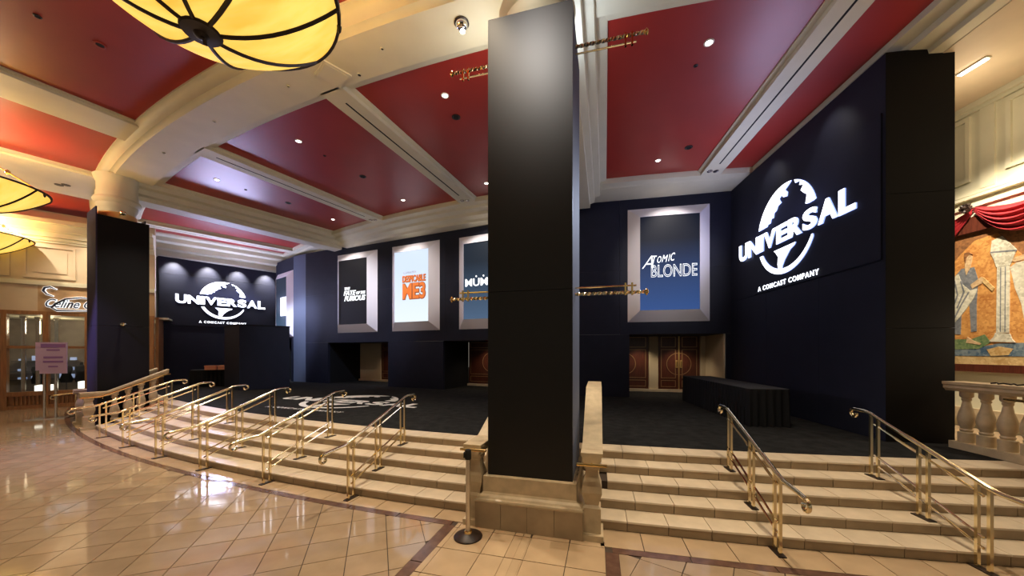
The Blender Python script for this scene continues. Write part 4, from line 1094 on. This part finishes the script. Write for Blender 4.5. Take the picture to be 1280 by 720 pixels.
# script sign over the shop, lit edge and dark face
M['sign_navy'] = mat('navy_sign_face', (0.015, 0.02, 0.05), 0.4)
M['sign_halo'] = mat('white_sign_halo', (0.8, 0.8, 0.8), 0.5, emit=(0.9, 0.95, 1.0), estr=0.9)
st = thing('shop_sign', 'dark blue script lettering with a lit white edge over the shop', 'sign', SF.at(1.6, 4.2, 0.05))
me = text_mesh('Celine C', 1.0, extrude=0.02, offset=0.06, shear=0.45)
put(me, 'halo_lettering', M['sign_halo'], st, SF.at(1.62, 3.90, 0.04), SF.d, UP, SF.n, fit=(1.28, 0.36))
me = text_mesh('Celine C', 1.0, extrude=0.02, offset=0.0, shear=0.45)
put(me, 'face_lettering', M['sign_navy'], st, SF.at(1.62, 3.915, 0.07), SF.d, UP, SF.n, fit=(1.24, 0.33))
def ribbon(path, nm, m, r, o): MB().tube([SF.at(a, z, o) for a, z in path], r, 6).build(nm, m, st, smooth=True)
fl = [[(1.28, 4.62), (1.12, 4.70), (0.99, 4.66), (0.95, 4.54), (1.03, 4.42), (1.2, 4.34)],
      [(2.3, 4.30), (1.9, 4.36), (1.5, 4.26), (1.25, 4.05), (1.16, 3.90), (1.28, 3.80), (1.7, 3.82), (2.3, 3.86)]]
for P in fl:
    ribbon(P, 'flourish_halo', M['sign_halo'], [0.03 + 0.03 * math.sin(PI * i / (len(P) - 1)) for i in range(len(P))], 0.05)
    ribbon(P, 'flourish', M['sign_navy'], [0.012 + 0.03 * math.sin(PI * i / (len(P) - 1)) for i in range(len(P))], 0.085)
# inside the shop
mb = MB(); SF.slab(mb, -6, 4.4, 0, 3.7, -3.6, -3.5); struct(mb.build('wall_shop_back', M['shopwall'], origin=SF.at(0, 0, -3.5)))
mb = MB(); SF.slab(mb, -6, 4.4, 3.62, 3.7, -3.6, -0.2); struct(mb.build('ceiling_shop', M['cream'], origin=SF.at(0, 3.7, -2)))
mb = MB(); SF.slab(mb, 4.0, 4.1, 0, 3.7, -3.6, -0.1); struct(mb.build('wall_shop_side', M['wood'], origin=SF.at(4, 0, -2)))
M['case_glow'] = mat('lit_case', (0.8, 0.8, 0.8), 0.4, emit=(1.0, 0.95, 0.82), estr=2.2)
M['case_blue'] = mat('blue_lit_case', (0.4, 0.5, 0.8), 0.4, emit=(0.45, 0.60, 1.0), estr=0.40)
def case(label, a, o, w, h, z, m):
    t = thing('display_case', label, 'display', SF.at(a, 0, o), 'display cases in the shop')
    bar(t, 'plinth', M['wood'], a - w / 2, a + w / 2, 0, z, o - 0.3, o + 0.3)
    bar(t, 'lit_top', m, a - w / 2 + 0.04, a + w / 2 - 0.04, z, z + h, o - 0.25, o + 0.25)
case('white glowing display block behind the left shop pane', 0.72, -0.8, 0.42, 0.22, 0.62, M['case_glow'])
case('white glowing display block behind the lilac sign', 1.78, -0.8, 0.32, 0.28, 0.66, M['case_glow'])
for a, z, lab in ((0.10, 1.3, 'lower'), (0.12, 1.75, 'middle'), (0.1, 0.95, 'lowest')):
    t = thing('display_shelf', 'blue-lit glass shelf at the shop back, the %s one' % lab, 'shelf', SF.at(a, z, -3.2), 'blue-lit shelves')
    bar(t, 'shelf_board', M['glass'], a - 0.9, a + 0.9, z, z + 0.03, -3.45, -2.9)
    for i in range(5):
        bar(t, 'lit_panel', M['case_blue'], a - 0.8 + i * 0.36, a - 0.70 + i * 0.36 + 0.10 * random.random(), z + 0.04, z + 0.10 + 0.18 * random.random(), -3.40, -3.2)
for a, o, lab in ((0.18, -0.9, 'leftmost'), (0.42, -1.3, 'middle'), (0.85, -1.5, 'rightmost')):
    t = thing('shop_column', 'slim pale mirrored post inside the shop, the %s one' % lab, 'post', SF.at(a, 0, o), 'mirrored posts in the shop')
    bar(t, 'shaft', M['steel'], a - 0.05, a + 0.05, 0.0, 3.5, o - 0.05, o + 0.05); bar(t, 'cap', M['steel'], a - 0.08, a + 0.08, 3.5, 3.6, o - 0.08, o + 0.08)
for a, o, lab in ((0.30, -1.7, 'in the left window'), (1.42, -1.9, 'behind the lilac sign'), (1.0, -1.9, 'beside the middle post')):
    p = SF.at(a, 0, o); t = thing('dress_form', 'dark draped dress form %s of the shop' % lab, 'mannequin', p, 'dress forms in the shop')
    MB().lathe([(0.14, 0.0), (0.14, 0.03), (0.02, 0.04), (0.02, 0.9)], p, 12).build('stand', M['iron'], t)
    MB().lathe([(0.16, 0.85), (0.19, 1.0), (0.13, 1.2), (0.18, 1.42), (0.16, 1.55), (0.05, 1.6), (0.045, 1.7)], p, 14).build('torso', M['blackcloth'], t, smooth=True)
point('shop_light', SF.at(0.6, 3.2, -1.8), 22, 'warm', 0.3)
point('shop_light', SF.at(2.8, 3.2, -1.8), 14, 'warm', 0.3)

# ------------------------------------------------------------------ right aisle: panelled wall, swags and picture
XW = 9.6
def xbox(par, name, m, y0, y1, z0, z1, d0, d1, st_=False):
    """on the right wall: d is the distance out from the wall (towards -x)"""
    mb = MB(); mb.obox((XW - d1, y0, z0), (d1 - d0, 0, 0), (0, y1 - y0, 0), (0, 0, z1 - z0)); return mb.build(name, m, par)
mb = MB(); mb.obox((XW, 1.0, -0.02), (0.2, 0, 0), (0, 12.5, 0), (0, 0, 7.4)); wfr = struct(mb.build('wall_far_right', M['cream'], origin=(XW, 6, 0)))
for z0, z1, d in ((5.36, 5.42, 0.10), (5.44, 5.50, 0.07), (5.18, 5.23, 0.06), (7.14, 7.20, 0.06), (7.20, 7.32, 0.14)):
    xbox(wfr, 'cornice_moulding', M['cream'], 1.0, 12, z0, z1, 0, d)
for y0, y1 in ((7.36, 8.9), (5.2, 6.82), (9.3, 10.8)):
    for (a0, a1, c0, c1) in ((y0, y1, 5.74, 5.82), (y0, y1, 7.02, 7.10), (y0, y0 + 0.07, 5.82, 7.02), (y1 - 0.07, y1, 5.82, 7.02)):
        xbox(wfr, 'panel_moulding', M['cream'], a0, a1, c0, c1, 0, 0.045)
xbox(wfr, 'dado_moulding', M['stone'], 1.0, 12, 0.78, 1.02, 0, 0.08)
xbox(wfr, 'pilaster', M['cream'], 6.98, 7.2, 5.52, 7.14, 0, 0.04)
# floor of the side aisle at stage height
mb = MB(); q = pol(30, 5.0)
mb.prism([(7.45, 1.6), (9.6, 1.6), (9.6, 13), (7.45, 13)], -0.01, HS - 0.005); struct(mb.build('floor_aisle', M['apron'], origin=(8.5, 6, HS)))
# picture
t = thing('mosaic_picture', 'big framed mosaic of robed figures by a white column on the right wall', 'picture', (XW, 7, 1.8))
for (y0, y1, z0, z1) in ((4.6, 9.2, 1.78, 1.93), (4.6, 9.2, 4.66, 4.98), (4.6, 4.75, 1.93, 4.66), (9.05, 9.2, 1.93, 4.66)):
    xbox(t, 'frame_bar', M['door'], y0, y1, z0, z1, 0.0, 0.09)
def tess(name, c1, c2, sc=26):
    m = mat(name, c1, 0.55); nt = m.node_tree; b = nt.nodes['Principled BSDF']
    tc = nt.nodes.new('ShaderNodeTexCoord'); vo = nt.nodes.new('ShaderNodeTexVoronoi'); vo.inputs['Scale'].default_value = sc
    no = nt.nodes.new('ShaderNodeTexNoise'); no.inputs['Scale'].default_value = 3.5; no.inputs['Detail'].default_value = 8
    ad = nt.nodes.new('ShaderNodeMath'); ad.operation = 'MULTIPLY_ADD'; ad.inputs[1].default_value = 0.35
    sx = nt.nodes.new('ShaderNodeSeparateXYZ'); nt.links.new(vo.outputs['Color'], sx.inputs[0])
    nt.links.new(tc.outputs['Object'], vo.inputs['Vector']); nt.links.new(tc.outputs['Object'], no.inputs['Vector'])
    nt.links.new(sx.outputs['X'], ad.inputs[0]); nt.links.new(no.outputs['Fac'], ad.inputs[2])
    cr = nt.nodes.new('ShaderNodeValToRGB'); cr.color_ramp.elements[0].position = 0.42; cr.color_ramp.elements[0].color = (*c1, 1)
    cr.color_ramp.elements[1].position = 0.88; cr.color_ramp.elements[1].color = (*c2, 1)
    nt.links.new(ad.outputs[0], cr.inputs[0]); nt.links.new(cr.outputs[0], b.inputs['Base Color'])
    return m
T = dict(field=tess('mosaic_brown', (0.13, 0.055, 0.02), (0.30, 0.13, 0.045)), arch=tess('mosaic_orange', (0.36, 0.13, 0.028), (0.62, 0.31, 0.085)), robe=tess('mosaic_white', (0.36, 0.33, 0.24), (0.66, 0.62, 0.48)),
         tunic=tess('mosaic_grey', (0.10, 0.11, 0.12), (0.22, 0.22, 0.22)), skin=tess('mosaic_skin', (0.40, 0.25, 0.12), (0.62, 0.44, 0.24)), green=tess('mosaic_green', (0.07, 0.13, 0.05), (0.22, 0.27, 0.11)),
         blue=tess('mosaic_blue', (0.03, 0.07, 0.12), (0.20, 0.24, 0.24)), ochre=tess('mosaic_ochre', (0.40, 0.24, 0.08), (0.62, 0.44, 0.20)))
PICS = [('background', 'field', [(9.05, 4.66), (4.75, 4.66), (4.75, 1.93), (9.05, 1.93)], 0.010),
        ('arch', 'arch', [(7.822, 3.871), (7.543, 4.24), (7.295, 4.488), (6.947, 4.537), (6.726, 4.187), (6.40, 3.70), (6.40, 2.30), (8.3, 2.30), (8.3, 3.5)], 0.016),
        ('orange_field', 'arch', [(6.5, 3.75), (6.0, 3.9), (5.0, 3.9), (5.0, 2.3), (6.5, 2.3)], 0.015),
        ('border', 'ochre', [(9.05, 2.10), (4.75, 2.10), (4.75, 1.93), (9.05, 1.93)], 0.014),
        ('water', 'blue', [(9.0, 2.253), (7.221, 2.282), (6.925, 2.357), (5.0, 2.36), (5.0, 2.10), (9.0, 2.10)], 0.020),
        ('ground', 'green', [(8.6, 2.40), (7.543, 2.457), (7.346, 2.45), (7.135, 2.541), (7.04, 2.376), (7.221, 2.249), (8.6, 2.22)], 0.024),
        ('rock', 'ochre', [(7.099, 2.232), (6.925, 2.294), (6.726, 2.246), (6.791, 2.123), (7.04, 2.104)], 0.026),
        ('column_shaft', 'robe', [(6.947, 3.921), (6.769, 3.908), (6.78, 2.554), (6.959, 2.564)], 0.030),
        ('column_capital', 'robe', [(7.04, 4.16), (7.02, 4.40), (6.88, 4.45), (6.68, 4.13), (6.72, 3.98), (6.76, 3.86), (6.955, 3.86), (6.99, 4.02)], 0.034),
        ('abacus_line', 'tunic', [(7.04, 4.16), (6.68, 4.10), (6.68, 4.13), (7.04, 4.19)], 0.037), ('flute', 'tunic', [(6.90, 3.84), (6.885, 3.84), (6.89, 2.58), (6.905, 2.58)], 0.033), ('flute', 'tunic', [(6.835, 3.84), (6.82, 3.84), (6.825, 2.58), (6.84, 2.58)], 0.033),
        ('column_base', 'robe', [(6.97, 2.564), (6.769, 2.538), (6.737, 2.43), (6.694, 2.367), (7.064, 2.393), (6.993, 2.486)], 0.034),
        ('tunic', 'tunic', [(7.503, 3.956), (7.295, 3.941), (7.233, 3.663), (7.258, 3.206), (7.258, 2.612), (7.346, 2.601), (7.372, 3.188), (7.50, 3.10), (7.516, 2.559), (7.68, 2.567), (7.68, 3.719)], 0.022),
        ('robe', 'robe', [(7.80, 3.70), (7.55, 3.85), (7.48, 3.62), (7.36, 3.47), (7.25, 3.49), (7.258, 3.42), (7.308, 3.28), (7.437, 3.062), (7.543, 2.903), (7.80, 2.60)], 0.028),
        ('fold', 'tunic', [(7.50, 3.70), (7.44, 3.45), (7.56, 3.12), (7.58, 3.13), (7.47, 3.46), (7.52, 3.69)], 0.031), ('fold', 'tunic', [(7.60, 3.72), (7.55, 3.40), (7.68, 2.95), (7.70, 2.96), (7.575, 3.41), (7.62, 3.71)], 0.031), ('fold', 'tunic', [(7.36, 3.44), (7.48, 3.20), (7.64, 2.82), (7.66, 2.84), (7.50, 3.22), (7.385, 3.45)], 0.031),
        ('hair', 'field', [(7.45, 4.18), (7.445, 4.27), (7.37, 4.275), (7.315, 4.21), (7.36, 4.22), (7.41, 4.17), (7.43, 4.05)], 0.033), ('second_arm', 'skin', [(6.78, 3.95), (6.70, 3.99), (6.40, 4.05), (6.40, 3.95), (6.70, 3.90)], 0.026),
        ('head', 'skin', [(7.437, 4.245), (7.372, 4.244), (7.321, 4.163), (7.333, 4.05), (7.36, 3.93), (7.42, 3.80), (7.44, 3.95), (7.437, 4.076)], 0.030),
        ('arm', 'skin', [(7.346, 3.586), (7.184, 3.718), (7.147, 3.662), (7.171, 3.585), (7.321, 3.50)], 0.032),
        ('scroll', 'ochre', [(7.184, 3.718), (7.147, 3.70), (6.982, 3.454), (7.017, 3.396), (7.16, 3.60)], 0.031),
        ('foot', 'skin', [(7.40, 2.50), (7.30, 2.42), (7.18, 2.36), (7.20, 2.33), (7.42, 2.38)], 0.030),
        ('second_figure', 'robe', [(6.769, 3.815), (6.684, 3.886), (6.549, 3.897), (6.2, 3.858), (6.1, 2.84), (6.579, 2.753), (6.621, 3.088), (6.705, 3.404)], 0.022)]
for nm_, c, P, d in PICS:
    me = poly_mesh([(-y, z) for y, z in P], d)
    put(me, nm_, T[c], t, (XW, 0, 0), (0, -1, 0), (0, 0, 1), (-1, 0, 0))
# swags of red velvet with a rosette
def swag(label, ya, yb, za, zb, drop, top_drop):
    t = thing('curtain_swag', label, 'curtain', (XW - 0.1, (ya + yb) / 2, za - drop), 'crimson swags over the picture')
    rows = []; nu, nv = 28, 44
    for i in range(nu + 1):
        u = i / nu; y = ya + (yb - ya) * u; zt = za + (zb - za) * u; sag = 4 * u * (1 - u); r = []
        for j in range(nv + 1):
            v = j / nv; f = math.sin(v * 2 * PI * 5.5) * 0.035 * (0.35 + 0.65 * sag)
            bulge = min(1.0, v * 6) * 0.12 + 0.10 * math.sin(PI * v) * sag; f *= min(1.0, v * 6)
            r.append((XW - 0.015 - bulge - f, y, zt - (top_drop * sag) * (1 - v) - (drop * sag + 0.06) * v - 0.05 * v))
        rows.append(r)
    mb = MB().sheet(rows); cl = mb.build('cloth', M['swag'], t, smooth=True, fix=False)
    md = cl.modifiers.new('thickness', 'SOLIDIFY'); md.thickness = 0.012
    return t
swag('crimson velvet swag draped over the mosaic picture, right of the dark rosette', 7.20, 5.85, 5.16, 5.22, 0.62, 0.16)
swag('crimson velvet swag disappearing behind the black wall, left of the dark rosette', 8.55, 7.26, 5.24, 5.14, 0.62, 0.16)
p = Vector((XW - 0.27, 7.23, 5.13)); t = thing('swag_rosette', 'dark carved rosette pinning the two crimson swags', 'rosette', p)
for k in range(8):
    q = 2 * PI * k / 8
    MB().tube([p, p + Vector((-0.03, 0.09 * math.cos(q), 0.09 * math.sin(q)))], [0.03, 0.035], 6).build('petal', M['iron'], t)
MB().lathe([(0.004, -0.05), (0.05, 0), (0.004, 0.05)], p + Vector((-0.04, 0, 0)), 10).build('boss', M['iron'], t, smooth=True)
# small things on the level balustrade
p = pol(39.35, bear, HS + 1.09) + sd * 0.06
pts = [(0, 0, 0.012)] + [(0.03 * math.sin(i * 1.9), -0.05 * i, 0.012 + 0.012 * (i % 2)) for i in range(1, 9)]
t = MB().tube([p + Vector(v) for v in pts], 0.012, 6).build('cable_bundle', M['dark'], origin=p); tag(t, 'small black cable bundle lying on the level balustrade', 'cable')
p = pol(40.2, bear, HS + 0.90) - sd * 0.10; t = thing('brass_grab_bar', 'dark level brass bar on the front of the level balustrade', 'rail', p, 'grab bars on end posts')
MB().tube([p - fw * 0.55, p + fw * 0.35], 0.02, 8).build('bar', M['brass'], t, smooth=True); MB().tube([p, p + sd * 0.12], 0.013, 6).build('bracket', M['brass'], t)
# cove lamp on the aisle ceiling
p = Vector((8.25, 6.30, 7.30)); t = thing('cove_lamp', 'long glowing lamp strip on the aisle ceiling behind the black wall', 'light', p)
MB().box(tuple(p), (0.10, 0.42, 0.03)).build('housing', M['plate'], t); MB().box((p.x, p.y, p.z - 0.02), (0.07, 0.38, 0.02)).build('tube', M['dl_on'], t)

# ------------------------------------------------------------------ unseen and added lamps, accent spots
for a0 in (12, 16, 20, 25, 30, 36):
    for R, pw in ((42.3, 130), (44.5, 120)):
        p = pol(R, a0, 7.55); spot('lobby_fill_spot', p, (p.x, p.y, 0), pw * (0.6 if a0 > 22 and R > 44 else 1.0), 85, 'warm', 0.8, 0.1)  # unseen spots added to light the lobby floor
for b in (11.0, 18.4, 25.0, 31.5):
    p = pol(40.5, b, 7.45); spot('ring_downlight', p, pol(40.4, b, 0.3), 260, 80, 'neutral' if b > 24 else 'soft', 0.8, 0.08)
# poster and sign accent spots from the cornice line
for L_, a, z in ((LW, 4.88, 6.6), (LW, 1.45, 6.6), (LW, -2.0, 6.6), (RW, 1.93, 6.9)):
    spot('poster_spot', L_.at(a, 7.30, 1.5), L_.at(a, z - 1.0, 0.0), 60, 75, 'neutral', 0.9, 0.05)
for L_, a, b in ((LW, 4.88, 26.5), (LW, 1.45, 22.5), (LW, -2.0, 19.8), (RW, 1.93, 11.5)):
    spot('poster_spot', pol(39.7, b, 7.5), L_.at(a, 5.0, 0.0), 330, 34, 'neutral', 0.9, 0.1)  # extra spots added at the ring beam to brighten frames and walls
for a in (0.5, 1.75, 2.95, 4.2):
    spot('sign_spot', LS.at(a, 6.62, 0.50), LS.at(a, 5.9, 0.0), 210, 74, 'neutral', 0.9, 0.03)
for a in (2.2, 4.2):
    spot('sign_spot', SW.at(a, 7.36, 0.7), SW.at(a, 6.6, 0.0), 10, 75, 'neutral', 0.9, 0.03)
spot('column_side_fill', RW.at(1.6, 6.9, 1.2), cc + ctv * 0.54 - cnv * 0.3 + Vector((0, 0, 3.6)), 330, 34, 'cool', 1.0, 0.1)  # added spot standing in for the lit poster's glow on the column
spot('blue_corner_spot', (-9.6, 14.6, 7.0), (-11.2, 18.2, 3.2), 1100, 40, 'cool', 0.8, 0.1)
spot('wall_wash', (-4.0, 10.5, 7.3), (-7.6, 16.5, 2.8), 420, 60, 'cool', 1.0, 0.1)
# light thrown by the two lit signs
area('sign_light', LS.at(2.2, 4.75, 0.14), LS.at(2.2, 6.2, 2.0), 190, 2.4, 1.2, 'lav')
area('sign_light', SW.at(2.72, 5.2, 0.14), SW.at(2.72, 6.6, 2.0), 45, 2.8, 1.2, 'lav')
spot('violet_wash', pol(44.0, 31, 7.4), pol(41.2, 29.5, 0.2), 500, 50, 'violet', 1.0, 0.1)
spot('violet_wash', (-12.2, 6.4, 7.4), lc + lnv * 0.5 + Vector((0, 0, 2.6)), 1300, 22, 'violet', 1.0, 0.1)
point('column_uplight', pol(40.30, 14.4, 6.62), 18, 'cool', 0.1)
point('column_uplight', pol(40.30, 16.3, 6.62), 13, 'neutral', 0.1)
for L_, a in ((RW, 1.2), (RW, 2.6), (LW, 4.2), (LW, -1.2)):
    p = L_.at(a, 2.5, -1.5); spot('recess_fill_spot', p, p + Vector((0, 0, -2)), 16, 130, 'warm', 0.9, 0.08)  # warm spots added to brighten the doors in the recesses
point('aisle_lamp', (8.4, 6.5, 6.6), 10, 'warm', 0.3)
spot('aisle_fill_spot', (8.0, 4.6, 6.6), (9.6, 5.2, 1.2), 200, 60, 'soft', 0.8, 0.08)  # added to brighten the low wall behind the balusters
spot('aisle_fill_spot', (8.6, 5.8, 7.2), (8.9, 6.0, 0.6), 130, 90, 'soft', 0.8, 0.08)  # added to brighten the aisle floor and lower wall
for a_, o_ in ((-1.5, 1.6), (0.5, 1.6), (2.4, 1.6)):
    spot('fascia_fill_spot', SF.at(a_, 7.4, o_), SF.at(a_, 4.2, 0), 150, 85, 'soft', 0.9, 0.08)  # spots added to brighten the shop fascia and the wall above
spot('picture_fill_spot', (7.75, 5.6, 6.6), (9.6, 6.9, 3.6), 520, 75, 'soft', 0.8, 0.08)  # added to brighten the mosaic and the wall around it
point('aisle_lamp', (8.5, 3.5, 6.0), 22, 'warm', 0.3)
point('aisle_lamp', (8.6, 5.2, 2.6), 14, 'warm', 0.3)
